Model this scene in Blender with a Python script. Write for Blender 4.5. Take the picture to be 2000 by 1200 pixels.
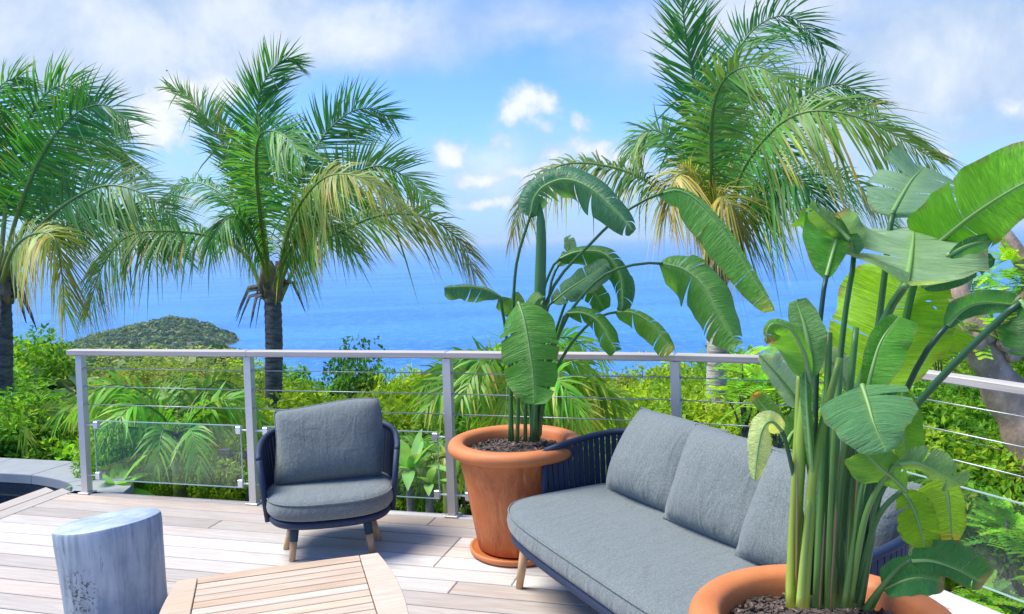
import bpy, math, random
import numpy as np
from mathutils import Vector, Matrix

for o in list(bpy.data.objects): bpy.data.objects.remove(o)
scene = bpy.context.scene
COL = scene.collection
rnd = random.Random(7)
nr = np.random.default_rng(11)
R = math.radians

# ------------------------------------------------------------------ camera
F_PX, CX, CY, EYE = 1620.0, 1000.0, 520.0, 1.69
PITCH = math.atan((520 - 468.5) / F_PX); ROLL = R(1.9)
fw = Vector((0, math.cos(PITCH), -math.sin(PITCH)))
r0 = Vector((1, 0, 0)); u0 = r0.cross(fw)
rt = r0 * math.cos(ROLL) - u0 * math.sin(ROLL)
up = u0 * math.cos(ROLL) + r0 * math.sin(ROLL)
CAM = Vector((0, 0, EYE))
cd = bpy.data.cameras.new('camera'); cam = bpy.data.objects.new('camera', cd); COL.objects.link(cam)
cd.sensor_width = 36; cd.sensor_fit = 'HORIZONTAL'; cd.lens = F_PX / 2000 * 36
cd.shift_y = -(600 - CY) / 2000; cd.clip_start = 0.05; cd.clip_end = 200000
m = Matrix((rt, up, -fw)).transposed().to_4x4(); m.translation = CAM
cam.matrix_world = m
scene.camera = cam
scene.render.resolution_x = 1024; scene.render.resolution_y = 614
scene.render.engine = 'CYCLES'
scene.cycles.max_bounces = 7; scene.cycles.transparent_max_bounces = 16
scene.cycles.diffuse_bounces = 3; scene.cycles.glossy_bounces = 2; scene.cycles.transmission_bounces = 4
vs = scene.view_settings
vs.view_transform = 'Standard'; vs.look = 'None'; vs.gamma = 1; vs.use_curve_mapping = False
vs.exposure = 1.13

# ------------------------------------------------------------------ sun and sky
SUN_EL, SUN_AZ = R(60), R(-86)          # azimuth measured from +Y (view direction) towards +X
sdir = Vector((math.sin(SUN_AZ) * math.cos(SUN_EL), math.cos(SUN_AZ) * math.cos(SUN_EL), math.sin(SUN_EL)))
sl = bpy.data.lights.new('sun', 'SUN'); sl.energy = 3.15; sl.angle = R(32); sl.color = (1, .95, .83)
so = bpy.data.objects.new('sun', sl); COL.objects.link(so)
so.rotation_euler = sdir.to_track_quat('Z', 'Y').to_euler(); so.location = (-20, 10, 40)

def ray(x, y): return fw + rt * ((x - CX) / F_PX) - up * ((y - CY) / F_PX)
def P(x, y, dep):                       # the point seen at (x, y) that lies dep metres ahead of the camera
    d = ray(x, y); return CAM + d * (dep / d.y)
def G(x, y, h=0.0):                     # the point seen at (x, y) that lies at height h
    d = ray(x, y); return CAM + d * ((h - EYE) / d.z)

class NT:
    """small helper to write node trees"""
    def __init__(s, tree): s.t = tree; s.t.nodes.clear()
    def n(s, typ, **kw):
        nd = s.t.nodes.new(typ)
        for k, v in kw.items():
            if k == 'inp':
                for kk, vv in v.items():
                    if hasattr(vv, 'is_output') or isinstance(vv, bpy.types.NodeSocket): s.t.links.new(vv, nd.inputs[kk])
                    else: nd.inputs[kk].default_value = vv
            else: setattr(nd, k, v)
        return nd
    def math(s, op, a, b=0.0, clamp=False):
        return s.n('ShaderNodeMath', operation=op, use_clamp=clamp, inp={0: a, 1: b}).outputs[0]
    def vmath(s, op, a, b=(0, 0, 0)):
        nd = s.n('ShaderNodeVectorMath', operation=op, inp={0: a, 1: b})
        return nd.outputs['Value'] if op in ('LENGTH', 'DOT_PRODUCT', 'DISTANCE') else nd.outputs[0]
    def noise(s, vec, scale, detail=4, rough=.55, dist=0.0):
        return s.n('ShaderNodeTexNoise', inp={'Vector': vec, 'Scale': scale, 'Detail': detail, 'Roughness': rough, 'Distortion': dist}).outputs[0]
    def ramp(s, fac, stops, interp='LINEAR'):
        nd = s.n('ShaderNodeValToRGB', inp={0: fac}); cr = nd.color_ramp; cr.interpolation = interp
        while len(cr.elements) > len(stops): cr.elements.remove(cr.elements[-1])
        while len(cr.elements) < len(stops): cr.elements.new(1)
        for e, (p, c) in zip(cr.elements, stops):
            e.position = p; e.color = (*c, 1) if len(c) == 3 else c
        return nd.outputs[0]
    def mix(s, fac, a, b, blend='MIX'):
        nd = s.n('ShaderNodeMix', data_type='RGBA', blend_type=blend)
        for i, v in ((0, fac), (6, a), (7, b)):
            if isinstance(v, bpy.types.NodeSocket): s.t.links.new(v, nd.inputs[i])
            else: nd.inputs[i].default_value = v if i == 0 else ((*v, 1) if len(v) == 3 else v)
        return nd.outputs[2]
    def mapr(s, v, a, b, c=0.0, d=1.0, smooth=True):
        return s.n('ShaderNodeMapRange', interpolation_type='SMOOTHSTEP' if smooth else 'LINEAR', inp={0: v, 1: a, 2: b, 3: c, 4: d}).outputs[0]

world = bpy.data.worlds.new('World'); scene.world = world; world.use_nodes = True
w = NT(world.node_tree)
tc = w.n('ShaderNodeTexCoord').outputs['Generated']
sky = w.n('ShaderNodeTexSky', sky_type='NISHITA', sun_disc=False, sun_elevation=SUN_EL, sun_rotation=SUN_AZ,
          altitude=100, air_density=1.0, dust_density=.6, ozone_density=2.2).outputs[0]
SKY = 0.073
dz = w.n('ShaderNodeSeparateXYZ', inp={0: tc}).outputs[2]
# cloud deck coordinates: direction divided by height, so that the clouds crowd together towards the horizon
inv = w.math('DIVIDE', 1.0, w.math('ADD', w.math('MAXIMUM', dz, 0.0), .16))
pl = w.vmath('MULTIPLY', tc, w.n('ShaderNodeCombineXYZ', inp={0: inv, 1: inv, 2: inv}).outputs[0])
pl = w.vmath('MULTIPLY', pl, (1, 1, 0.9))
warp = w.n('ShaderNodeTexNoise', inp={'Vector': tc, 'Scale': 5.0, 'Detail': 5.0, 'Roughness': .62}).outputs[1]
tw = w.vmath('ADD', tc, w.vmath('MULTIPLY', w.vmath('SUBTRACT', warp, (.5, .5, .5)), (.16, .1, .11)))
base = w.noise(pl, 1.0, 6, .55, .3)
fine = w.noise(tc, 11.0, 9, .62, .35)
def blob_field(lst, src, edge=1.5):
    acc = None
    for (bx, by, hw, hh, wt) in lst:        # a cloud's direction (photo units), half width, half height, weight
        c = ray(bx, by).normalized()
        dv = w.vmath('MULTIPLY', w.vmath('SUBTRACT', src, tuple(c)), (F_PX / hw, F_PX / hw * .6, F_PX / hh))
        b = w.math('MULTIPLY', w.mapr(w.vmath('LENGTH', dv), edge, 0.0), wt)
        acc = b if acc is None else w.math('MAXIMUM', acc, b)
    return acc
# broad soft sheets high up
soft = blob_field([(110, 60, 330, 135, .72), (430, 30, 260, 105, .5), (700, 70, 330, 85, .36), (1000, 40, 330, 75, .30), (1450, 40, 420, 110, .34), (1820, 110, 380, 130, .42), (1750, 260, 330, 60, .24), (1050, 330, 330, 70, .22), (560, 330, 200, 50, .12), (2300, 100, 400, 160, .4), (-350, 120, 360, 160, .4)], tw)
hole = blob_field([(290, 105, 90, 50, .26), (60, 175, 190, 42, .24), (620, 215, 200, 50, .14)], tw)
dA = w.math('SUBTRACT', w.math('ADD', w.math('ADD', w.math('MULTIPLY', base, .62), w.math('MULTIPLY', fine, .16)), soft), hole)
covA = w.mapr(dA, .36, .74, 0, .94)
# small heaped clouds with firmer edges
heap = blob_field([(330, 220, 150, 85, .40), (430, 185, 130, 70, .28), (1050, 222, 95, 75, .40), (905, 292, 62, 55, .36), (1200, 292, 110, 40, .34), (1160, 245, 50, 36, .26), (990, 300, 230, 70, .13), (1100, 312, 120, 36, .24), (1000, 350, 190, 30, .31), (1120, 370, 180, 28, .30), (930, 405, 240, 24, .27), (640, 425, 260, 22, .22), (1330, 420, 260, 24, .24), (1000, 290, 60, 30, .26), (850, 340, 70, 30, .22), (1160, 335, 90, 26, .22), (820, 250, 90, 30, .14), (600, 330, 120, 30, .12), (700, 400, 200, 22, .15), (1560, 190, 200, 50, .18), (1650, 330, 130, 24, .2), (320, 378, 75, 28, .36), (405, 118, 34, 12, .24), (1915, 212, 110, 40, .22), (1690, 110, 90, 40, .18), (1500, 300, 160, 30, .2), (1840, 305, 50, 20, .26)], tw)
fB = w.noise(tc, 17.0, 8, .6, .25)
dB = w.math('ADD', w.math('MULTIPLY', fB, .55), heap)
covB = w.mapr(dB, .40, .60)
lit = w.mapr(w.math('ADD', w.noise(tc, 5.0, 6, .6, .2), w.math('MULTIPLY', soft, .42)), .46, .84)
low = w.mapr(dz, 0.0, .16, 1, 0)
skyc = w.mix(1.0, sky, (.70, 1.02, 1.74), 'MULTIPLY')
skyc = w.mix(w.math('MULTIPLY', low, .75), skyc, (2.75, 4.35, 6.7))
cA = w.mix(lit, (3.0, 4.0, 5.5), (5.9, 6.25, 6.6))
cA = w.mix(w.math('MULTIPLY', low, .5), cA, (3.3, 4.7, 6.7))
litB = w.mapr(w.math('ADD', dB, w.math('MULTIPLY', w.noise(tc, 23.0, 5, .6), .22)), .52, .78)
cB = w.mix(litB, (3.5, 4.5, 6.1), (6.4, 6.6, 6.9))
fin = w.mix(covA, skyc, cA)
fin = w.mix(w.math('MULTIPLY', covB, .92), fin, cB)
bg = w.n('ShaderNodeBackground', inp={0: fin, 1: SKY}).outputs[0]
w.t.links.new(bg, w.n('ShaderNodeOutputWorld').inputs[0])

# ------------------------------------------------------------------ materials
def material(name, disp=False):
    mt = bpy.data.materials.new(name); mt.use_nodes = True
    t = NT(mt.node_tree); out = t.n('ShaderNodeOutputMaterial')
    return mt, t, out
def principled(t, out, **inp):
    b = t.n('ShaderNodeBsdfPrincipled', inp=inp); t.t.links.new(b.outputs[0], out.inputs[0]); return b
def bump(t, h, strength=.3, dist=.01):
    return t.n('ShaderNodeBump', inp={'Strength': strength, 'Distance': dist, 'Height': h}).outputs[0]
M = {}

def mk_plain(name, col, rough=.5, metal=0.0, var=.12, scale=30.0, bst=.1):
    mt, t, out = material(name); co = t.n('ShaderNodeTexCoord').outputs['Object']
    n1 = t.noise(co, scale, 5, .6)
    c = t.mix(n1, tuple(v * (1 - var) for v in col), tuple(min(1, v * (1 + var)) for v in col))
    principled(t, out, **{'Base Color': c, 'Roughness': t.mapr(n1, .2, .8, rough * .85, min(1, rough * 1.15)), 'Metallic': metal,
                          'Normal': bump(t, n1, bst, .004)})
    M[name] = mt; return mt

def mk_wood(name, cols, grain=(1.2, 26, 26), rough=.62, stain=None):
    """weathered timber; grain runs along local X; each piece takes its own tone"""
    mt, t, out = material(name); co = t.n('ShaderNodeTexCoord').outputs['Object']
    oi = t.n('ShaderNodeObjectInfo').outputs['Random']
    off = t.n('ShaderNodeCombineXYZ', inp={0: t.math('MULTIPLY', oi, 37.0), 1: t.math('MULTIPLY', oi, 11.0), 2: oi}).outputs[0]
    v = t.vmath('ADD', co, off)
    g = t.noise(t.vmath('MULTIPLY', v, grain), 3.2, 7, .66, .25)
    g2 = t.noise(t.vmath('MULTIPLY', v, (.9, 3.5, 3.5)), 1.6, 4, .6, .4)
    tone = t.ramp(oi, [(i / (len(cols) - 1), c) for i, c in enumerate(cols)])
    c = t.mix(t.mapr(g, .25, .75), t.mix(1, tone, (.78, .75, .72), 'MULTIPLY'), t.mix(.08, tone, (.9, .86, .83)))
    if stain: c = t.mix(t.math('MULTIPLY', t.mapr(g2, .55, .78), .5), c, stain)
    h = t.math('ADD', t.math('MULTIPLY', g, .8), t.math('MULTIPLY', g2, .3))
    principled(t, out, **{'Base Color': c, 'Roughness': t.mapr(g, .2, .8, rough - .1, rough + .14), 'Normal': bump(t, h, .35, .004), 'Specular IOR Level': .45})
    M[name] = mt; return mt

mk_wood('deck', [(.52, .465, .40), (.31, .28, .25), (.62, .585, .54), (.39, .35, .305), (.68, .65, .61), (.47, .38, .30), (.56, .51, .455), (.34, .30, .265), (.60, .535, .465)], stain=(.42, .26, .17))
mk_wood('teak', [(.54, .41, .28), (.60, .49, .37), (.52, .37, .235), (.62, .53, .42)], grain=(1.5, 30, 30), rough=.5, stain=(.62, .40, .22))
mk_wood('rail_wood', [(.44, .41, .365), (.49, .455, .41)], grain=(1.0, 40, 40))
mk_wood('leg_wood', [(.58, .35, .17), (.62, .39, .20)], grain=(30, 30, 1.4), rough=.45)
mk_wood('old_timber', [(.20, .20, .19), (.27, .26, .25), (.23, .22, .21)], grain=(1.0, 22, 22), rough=.85)
mk_plain('steel', (.40, .41, .41), .4, .7, .06, 60, .03)
mk_plain('alu', (.60, .575, .53), .4, .55, .08, 40, .05)
mk_plain('clip', (.72, .73, .72), .4, .6, .05, 60, .03)
mk_plain('navy', (.012, .026, .062), .62, 0, .25, 220, .35)
mk_plain('navy_sock', (.02, .05, .085), .75, 0, .2, 260, .3)
mk_plain('coping', (.26, .28, .29), .62, 0, .18, 9, .12)
mk_plain('pooltile', (.012, .02, .028), .25, 0, .25, 14, .05)
mk_plain('roofgrey', (.42, .44, .45), .6, 0, .1, 3, .05)
mk_plain('housewall', (.62, .60, .56), .8, 0, .1, 3, .05)
mk_plain('birdblack', (.02, .02, .022), .7, 0, .1, 8, .05)

# fabric: heathered grey
mt, t, out = material('fabric'); co = t.n('ShaderNodeTexCoord').outputs['Object']
f1 = t.noise(t.vmath('MULTIPLY', co, (1, 1, .35)), 330, 3, .7); f2 = t.noise(t.vmath('MULTIPLY', co, (.35, .35, 1)), 420, 2, .7); f3 = t.noise(co, 5, 4, .6)
fx = t.math('ADD', t.math('MULTIPLY', f1, .6), t.math('MULTIPLY', f2, .4))
c = t.mix(t.mapr(fx, .33, .67), (.082, .104, .101), (.212, .238, .226))
c = t.mix(t.math('MULTIPLY', f3, .22), c, (.145, .175, .17))
wr = t.math('ADD', t.noise(t.vmath('MULTIPLY', co, (1, .7, 1.2)), 6, 4, .55, 1.2), t.math('MULTIPLY', t.noise(t.vmath('MULTIPLY', co, (2.2, .8, .8)), 5, 2, .5, 2.0), .8))
hh = t.math('ADD', t.math('MULTIPLY', fx, .12), t.math('MULTIPLY', wr, 1.0))
principled(t, out, **{'Base Color': c, 'Roughness': .92, 'Sheen Weight': .25, 'Sheen Roughness': .5, 'Specular IOR Level': .15, 'Normal': bump(t, hh, .5, .022)})
M['fabric'] = mt

# terracotta
def mk_terra(name, streak):
    mt, t, out = material(name); co = t.n('ShaderNodeTexCoord').outputs['Object']
    n1 = t.noise(co, 6, 6, .62); sp = t.noise(co, 90, 3, .6)
    c = t.mix(t.mapr(n1, .3, .7), (.45, .115, .028), (.56, .18, .05))
    c = t.mix(t.math('MULTIPLY', t.mapr(sp, .55, .8), .25), c, (.68, .42, .28))
    if streak:
        sv = t.noise(t.vmath('MULTIPLY', co, (1, 1, .07)), 26, 6, .7, .3)
        sd = t.noise(t.vmath('MULTIPLY', co, (1, 1, .12)), 11, 5, .7, .5)
        c = t.mix(t.math('MULTIPLY', t.mapr(sd, .46, .66), .6), c, (.24, .04, .012))
        c = t.mix(t.math('MULTIPLY', t.mapr(sv, .50, .66), .6), c, (.64, .26, .085))
    else:
        c = t.mix(.42, c, (.62, .22, .07))
    principled(t, out, **{'Base Color': c, 'Roughness': t.mapr(n1, .3, .7, .55, .75), 'Normal': bump(t, t.math('ADD', t.math('MULTIPLY', n1, .7), t.math('MULTIPLY', sp, .3)), .25, .006)})
    M[name] = mt
mk_terra('terra', True); mk_terra('terra_rim', False)

# bark chips / soil
mt, t, out = material('soil'); co = t.n('ShaderNodeTexCoord').outputs['Object']; oi = t.n('ShaderNodeAttribute', attribute_name='Col').outputs[0]
n1 = t.noise(co, 70, 4, .7)
c = t.mix(1, t.mix(n1, (.02, .016, .014), (.10, .075, .06)), t.mix(.5, oi, (1, 1, 1)), 'MULTIPLY')
principled(t, out, **{'Base Color': c, 'Roughness': .8, 'Normal': bump(t, n1, .6, .01)}); M['soil'] = mt

# painted stump: whitewashed blue grey wood
mt, t, out = material('stump'); co = t.n('ShaderNodeTexCoord').outputs['Object']
ve = t.vmath('MULTIPLY', co, (1, 1, .11))
n1 = t.noise(ve, 13, 7, .68, .35); n2 = t.noise(co, 3.2, 4, .6); n3 = t.noise(ve, 34, 5, .7, .2)
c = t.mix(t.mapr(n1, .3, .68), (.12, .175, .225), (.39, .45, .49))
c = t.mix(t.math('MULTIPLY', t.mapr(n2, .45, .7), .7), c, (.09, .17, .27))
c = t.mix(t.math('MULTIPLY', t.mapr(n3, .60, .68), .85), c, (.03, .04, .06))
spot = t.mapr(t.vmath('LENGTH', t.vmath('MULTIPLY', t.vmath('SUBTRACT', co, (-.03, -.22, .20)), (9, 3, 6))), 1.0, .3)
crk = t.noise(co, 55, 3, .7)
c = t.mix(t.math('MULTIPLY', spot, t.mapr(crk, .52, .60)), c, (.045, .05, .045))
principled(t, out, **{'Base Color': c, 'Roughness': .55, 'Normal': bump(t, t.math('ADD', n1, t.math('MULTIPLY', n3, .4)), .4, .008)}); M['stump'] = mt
mt, t, out = material('stump_top'); co = t.n('ShaderNodeTexCoord').outputs['Object']
n1 = t.noise(co, 9, 6, .62, .5)
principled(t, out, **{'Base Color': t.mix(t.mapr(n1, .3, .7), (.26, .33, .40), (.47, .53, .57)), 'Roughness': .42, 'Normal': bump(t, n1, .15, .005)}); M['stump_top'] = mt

# glass: thin architectural panel
mt, t, out = material('glass')
fa = t.n('ShaderNodeLayerWeight', inp={'Blend': .5}).outputs['Facing']
fr = t.math('ADD', .04, t.math('MULTIPLY', t.math('POWER', fa, 5.0), .9))
tr = t.n('ShaderNodeBsdfTransparent', inp={0: (.92, .97, .955, 1)}).outputs[0]
gl = t.n('ShaderNodeBsdfGlossy', inp={0: (1, 1, 1, 1), 1: .02}).outputs[0]
df = t.n('ShaderNodeBsdfDiffuse', inp={0: (.72, .80, .80, 1)}).outputs[0]
m1 = t.n('ShaderNodeMixShader', inp={0: t.math('MULTIPLY', fr, .9), 1: tr, 2: gl}).outputs[0]
m2 = t.n('ShaderNodeMixShader', inp={0: .012, 1: m1, 2: df}).outputs[0]
t.t.links.new(m2, out.inputs[0]); M['glass'] = mt
mk_plain('glass_edge', (.34, .46, .43), .3, 0, .05, 20, .02)

# foliage: colour from the attribute 'Col'
def mk_leaf(name, rough=.42, trans=.38, spec=.5, gain=(1, 1, 1), veins=False, tgain=(1.35, 1.25, .55)):
    mt, t, out = material(name)
    at = t.n('ShaderNodeAttribute', attribute_name='Col').outputs[0]
    co = t.n('ShaderNodeTexCoord').outputs['Object']
    n1 = t.noise(co, 9 if veins else 4, 3, .6)
    c = t.mix(1, at, gain, 'MULTIPLY')
    c = t.mix(1, c, t.mix(n1, (.72, .74, .72), (1.25, 1.22, 1.15)), 'MULTIPLY')
    nm = None
    if veins:
        uv = t.n('ShaderNodeUVMap', uv_map='UVMap').outputs[0]
        vv = t.noise(t.vmath('MULTIPLY', uv, (95, 2.2, 0)), 1.0, 5, .62, .12)
        v2 = t.noise(t.vmath('MULTIPLY', uv, (26, 1.2, 0)), 1.0, 2, .5)
        c = t.mix(t.math('MULTIPLY', t.mapr(vv, .53, .66), .45), c, t.mix(1, c, (2.0, 1.75, 1.5), 'MULTIPLY'))
        c = t.mix(t.math('MULTIPLY', t.mapr(vv, .48, .36), .5), c, t.mix(1, c, (.55, .62, .6), 'MULTIPLY'))
        nm = bump(t, t.math('ADD', t.math('MULTIPLY', vv, .8), v2), .8, .014)
    pb = t.n('ShaderNodeBsdfPrincipled', inp={'Base Color': c, 'Roughness': rough, 'Specular IOR Level': spec})
    tb = t.n('ShaderNodeBsdfTranslucent', inp={0: t.mix(1, c, tgain, 'MULTIPLY')})
    if nm is not None: t.t.links.new(nm, pb.inputs['Normal']); 
    ms = t.n('ShaderNodeMixShader', inp={0: trans, 1: pb.outputs[0], 2: tb.outputs[0]}).outputs[0]
    t.t.links.new(ms, out.inputs[0]); M[name] = mt
mk_leaf('blade', .33, .45, .5, gain=(1.3, 1.4, 1.15), veins=True, tgain=(1.9, 1.6, .5))
mk_leaf('stalk', .4, .12, .4, gain=(1.2, 1.25, 1.1))
mk_leaf('frond', .45, .40, .32, gain=(1.55, 1.75, 1.2))
mk_leaf('bushleaf', .55, .5, .25, gain=(1.7, 1.9, 1.15))
mk_leaf('farleaf', .8, .2, .1, gain=(1.7, 1.75, 2.0))  # distant scrub: gain lightens it towards blue, haze put into the colour

def mk_bark(name, a, b, ring=False, lichen=None):
    mt, t, out = material(name); co = t.n('ShaderNodeTexCoord').outputs['Object']
    n1 = t.noise(t.vmath('MULTIPLY', co, (1, 1, 3.2 if ring else .6)), 9, 7, .68, .3); n2 = t.noise(co, 30, 4, .65)
    c = t.mix(t.mapr(n1, .32, .68), a, b)
    if ring:
        wv = t.noise(t.vmath('MULTIPLY', co, (.5, .5, 5)), 4.5, 4, .6, .3)
        c = t.mix(t.math('MULTIPLY', t.mapr(wv, .56, .64), .65), c, tuple(v * .35 for v in a))
    if lichen: c = t.mix(t.math('MULTIPLY', t.mapr(n2, .62, .70), .7), c, lichen)
    principled(t, out, **{'Base Color': c, 'Roughness': .85, 'Normal': bump(t, t.math('ADD', n1, t.math('MULTIPLY', n2, .4)), .7, .02)}); M[name] = mt
mk_bark('bark_dark', (.045, .045, .05), (.16, .155, .15), True)
mk_bark('bark_pale', (.36, .325, .27), (.62, .57, .49), True)
mk_bark('bark_tree', (.29, .19, .13), (.48, .35, .25), False, (.50, .49, .46))
mk_bark('twig', (.14, .12, .10), (.27, .24, .20), False)
mk_bark('fibre', (.10, .075, .05), (.30, .23, .15), False)

# ground
mt, t, out = material('ground'); co = t.n('ShaderNodeTexCoord').outputs['Object']
n1 = t.noise(co, .35, 8, .65); n2 = t.noise(co, 6, 6, .7); n3 = t.noise(co, .02, 4, .6)
c = t.mix(t.mapr(n2, .35, .65), (.16, .135, .11), (.34, .30, .25))
far = t.mix(t.mapr(n1, .35, .65), (.05, .085, .03), (.15, .17, .075))
ps = t.n('ShaderNodeSeparateXYZ', inp={0: t.n('ShaderNodeNewGeometry').outputs['Position']}).outputs[1]
c = t.mix(t.mapr(ps, 9, 22), c, far)
c = t.mix(t.math('MULTIPLY', t.mapr(n3, .5, .7), .4), c, (.23, .21, .17))
principled(t, out, **{'Base Color': c, 'Roughness': .95, 'Normal': bump(t, n2, .8, .06)}); M['ground'] = mt

# sea
mt, t, out = material('sea'); co = t.n('ShaderNodeTexCoord').outputs['Object']
wv = t.noise(t.vmath('MULTIPLY', co, (.06, .075, 0)), 1.0, 9, .7, .25)
w2 = t.noise(t.vmath('MULTIPLY', co, (.0016, .006, 0)), 1.0, 5, .6, .4)
c = t.mix(t.mapr(w2, .35, .65), (.02, .155, .45), (.04, .215, .54))
c = t.mix(t.math('MULTIPLY', t.mapr(wv, .47, .66), .5), c, (.13, .34, .66))
wc = t.noise(t.vmath('MULTIPLY', co, (.02, .06, 0)), 1.0, 6, .75, .3)
c = t.mix(t.mapr(wc, .735, .77), c, (.75, .8, .85))
principled(t, out, **{'Base Color': c, 'Roughness': .42, 'IOR': 1.33, 'Specular IOR Level': .35, 'Normal': bump(t, wv, .9, 4.0)}); M['sea'] = mt
mt, t, out = material('water'); co = t.n('ShaderNodeTexCoord').outputs['Object']
principled(t, out, **{'Base Color': (.006, .012, .02, 1), 'Roughness': .03, 'IOR': 1.33, 'Normal': bump(t, t.noise(co, 3.0, 2, .5), .05, .05)}); M['water'] = mt

# ------------------------------------------------------------------ mesh helpers
class MB:
    def __init__(s): s.v = []; s.f = []; s.mi = []; s.col = []; s.uv = {}
    def add(s, verts, faces, mi=0, col=None):
        b = len(s.v); s.v += [tuple(q) for q in verts]
        s.col += [col or (1, 1, 1)] * len(verts) if not (isinstance(col, list)) else col
        for f in faces: s.f.append(tuple(b + i for i in f)); s.mi.append(mi)
        return b
    def box(s, c, sz, rot=None, mi=0, bev=0.0, col=None):
        x, y, z = (q / 2 for q in sz)
        if bev > 0:
            vv = []
            for zz, k in ((-z, bev), (-z + bev, 0), (z - bev, 0), (z, bev)):
                vv += [(-x + k, -y + k, zz), (x - k, -y + k, zz), (x - k, y - k, zz), (-x + k, y - k, zz)]
            ff = [(3, 2, 1, 0), (12, 13, 14, 15)]
            for r_ in range(3):
                for i in range(4):
                    a, b = r_ * 4 + i, r_ * 4 + (i + 1) % 4; ff.append((a, b, b + 4, a + 4))
        else:
            vv = [(-x, -y, -z), (x, -y, -z), (x, y, -z), (-x, y, -z), (-x, -y, z), (x, -y, z), (x, y, z), (-x, y, z)]
            ff = [(3, 2, 1, 0), (4, 5, 6, 7), (0, 1, 5, 4), (1, 2, 6, 5), (2, 3, 7, 6), (3, 0, 4, 7)]
        mtx = rot if rot is not None else Matrix.Identity(3)
        s.add([mtx @ Vector(q) + Vector(c) for q in vv], ff, mi, col); return s
    def bar(s, a, b, wx, wz, mi=0, upv=(0, 0, 1), bev=0.0):
        a, b = Vector(a), Vector(b); d = b - a; L = d.length; x = d.normalized()
        y = Vector(upv).cross(x); y = y.normalized() if y.length > 1e-6 else Vector((0, 1, 0)); z = x.cross(y)
        return s.box((a + b) / 2, (L, wx, wz), Matrix((x, y, z)).transposed(), mi, bev)
    def tube(s, pts, rad, n=8, mi=0, col=None, cap=True, squash=1.0):
        pts = [Vector(p) for p in pts]; k = len(pts); rad = rad if isinstance(rad, (list, tuple)) else [rad] * k
        ref = None; vv = []; cc = []
        for i, p in enumerate(pts):
            tg = (pts[min(i + 1, k - 1)] - pts[max(i - 1, 0)]).normalized()
            if ref is None: ref = tg.orthogonal().normalized()
            ref = (ref - tg * ref.dot(tg)); ref = ref.normalized() if ref.length > 1e-6 else tg.orthogonal().normalized()
            b2 = tg.cross(ref)
            for j in range(n):
                an = 2 * math.pi * j / n
                vv.append(p + ref * math.cos(an) * rad[i] + b2 * math.sin(an) * rad[i] * squash)
            cc += [col[i] if isinstance(col, list) else (col or (1, 1, 1))] * n
        ff = [(i * n + j, i * n + (j + 1) % n, (i + 1) * n + (j + 1) % n, (i + 1) * n + j) for i in range(k - 1) for j in range(n)]
        if cap: ff += [tuple(range(n - 1, -1, -1)), tuple((k - 1) * n + j for j in range(n))]
        s.add(vv, ff, mi, cc); return s
    def rings(s, rings, mi=0, cap0=True, cap1=True, closed=True):
        n = len(rings[0]); vv = [p for r_ in rings for p in r_]
        nn = n if closed else n - 1
        ff = [(i * n + j, i * n + (j + 1) % n, (i + 1) * n + (j + 1) % n, (i + 1) * n + j) for i in range(len(rings) - 1) for j in range(nn)]
        if cap0: ff.append(tuple(range(n - 1, -1, -1)))
        if cap1: ff.append(tuple((len(rings) - 1) * n + j for j in range(n)))
        s.add(vv, ff, mi); return s
    def lathe(s, prof, n=48, mi=0, cap0=False, cap1=False, wob=0.0):
        rr = []
        for (r_, z) in prof:
            rr.append([((r_ * (1 + wob * math.sin(3 * a + z * 4))) * math.cos(a), r_ * math.sin(a), z) for a in (2 * math.pi * j / n for j in range(n))])
        return s.rings(rr, mi, cap0, cap1)
    def build(s, name, mats, parent=None, smooth=True, loc=None, auto=None):
        me = bpy.data.meshes.new(name); me.from_pydata(s.v, [], s.f)
        mats = mats if isinstance(mats, (list, tuple)) else [mats]
        for q in mats: me.materials.append(M[q])
        if len(mats) > 1: me.polygons.foreach_set('material_index', s.mi)
        me.polygons.foreach_set('use_smooth', [smooth] * len(s.f))
        ca = me.color_attributes.new('Col', 'FLOAT_COLOR', 'POINT')
        ca.data.foreach_set('color', np.c_[np.array(s.col, dtype=np.float32).reshape(-1, 3), np.ones(len(s.v), np.float32)].ravel())
        if auto is not None: me.set_sharp_from_angle(angle=R(auto))
        me.update()
        return link(name, me, parent, loc)
def link(name, me, parent=None, loc=None):
    o = bpy.data.objects.new(name, me); COL.objects.link(o)
    if parent is not None: o.parent = parent
    if loc is not None: o.location = loc
    return o
def tag(o, label=None, cat=None, group=None, kind=None):
    for k, v in (('label', label), ('category', cat), ('group', group), ('kind', kind)):
        if v: o[k] = v
    return o
def thing(name, loc, rz=0.0, label=None, cat=None, group=None, kind=None):
    o = bpy.data.objects.new(name, None); COL.objects.link(o); o.location = loc; o.rotation_euler = (0, 0, rz)
    o.empty_display_size = .2
    return tag(o, label, cat, group, kind)
def copy_tree(o, parent=None):
    c = o.copy(); COL.objects.link(c)
    if parent is not None: c.parent = parent
    for ch in o.children: copy_tree(ch, c)
    return c
def quads_mesh(name, verts, faces, cols, mat, uvs=None, smooth=False):
    """fast mesh from numpy arrays (all quads)"""
    me = bpy.data.meshes.new(name); nv, nf = len(verts), len(faces)
    me.vertices.add(nv); me.vertices.foreach_set('co', np.asarray(verts, np.float32).ravel())
    me.loops.add(nf * 4); me.loops.foreach_set('vertex_index', np.asarray(faces, np.int32).ravel())
    me.polygons.add(nf); me.polygons.foreach_set('loop_start', np.arange(0, nf * 4, 4, dtype=np.int32))
    me.polygons.foreach_set('use_smooth', [smooth] * nf)
    me.update(calc_edges=True)
    ca = me.color_attributes.new('Col', 'FLOAT_COLOR', 'POINT')
    ca.data.foreach_set('color', np.c_[np.asarray(cols, np.float32), np.ones(nv, np.float32)].ravel())
    me.materials.append(M[mat]); return me
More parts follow.
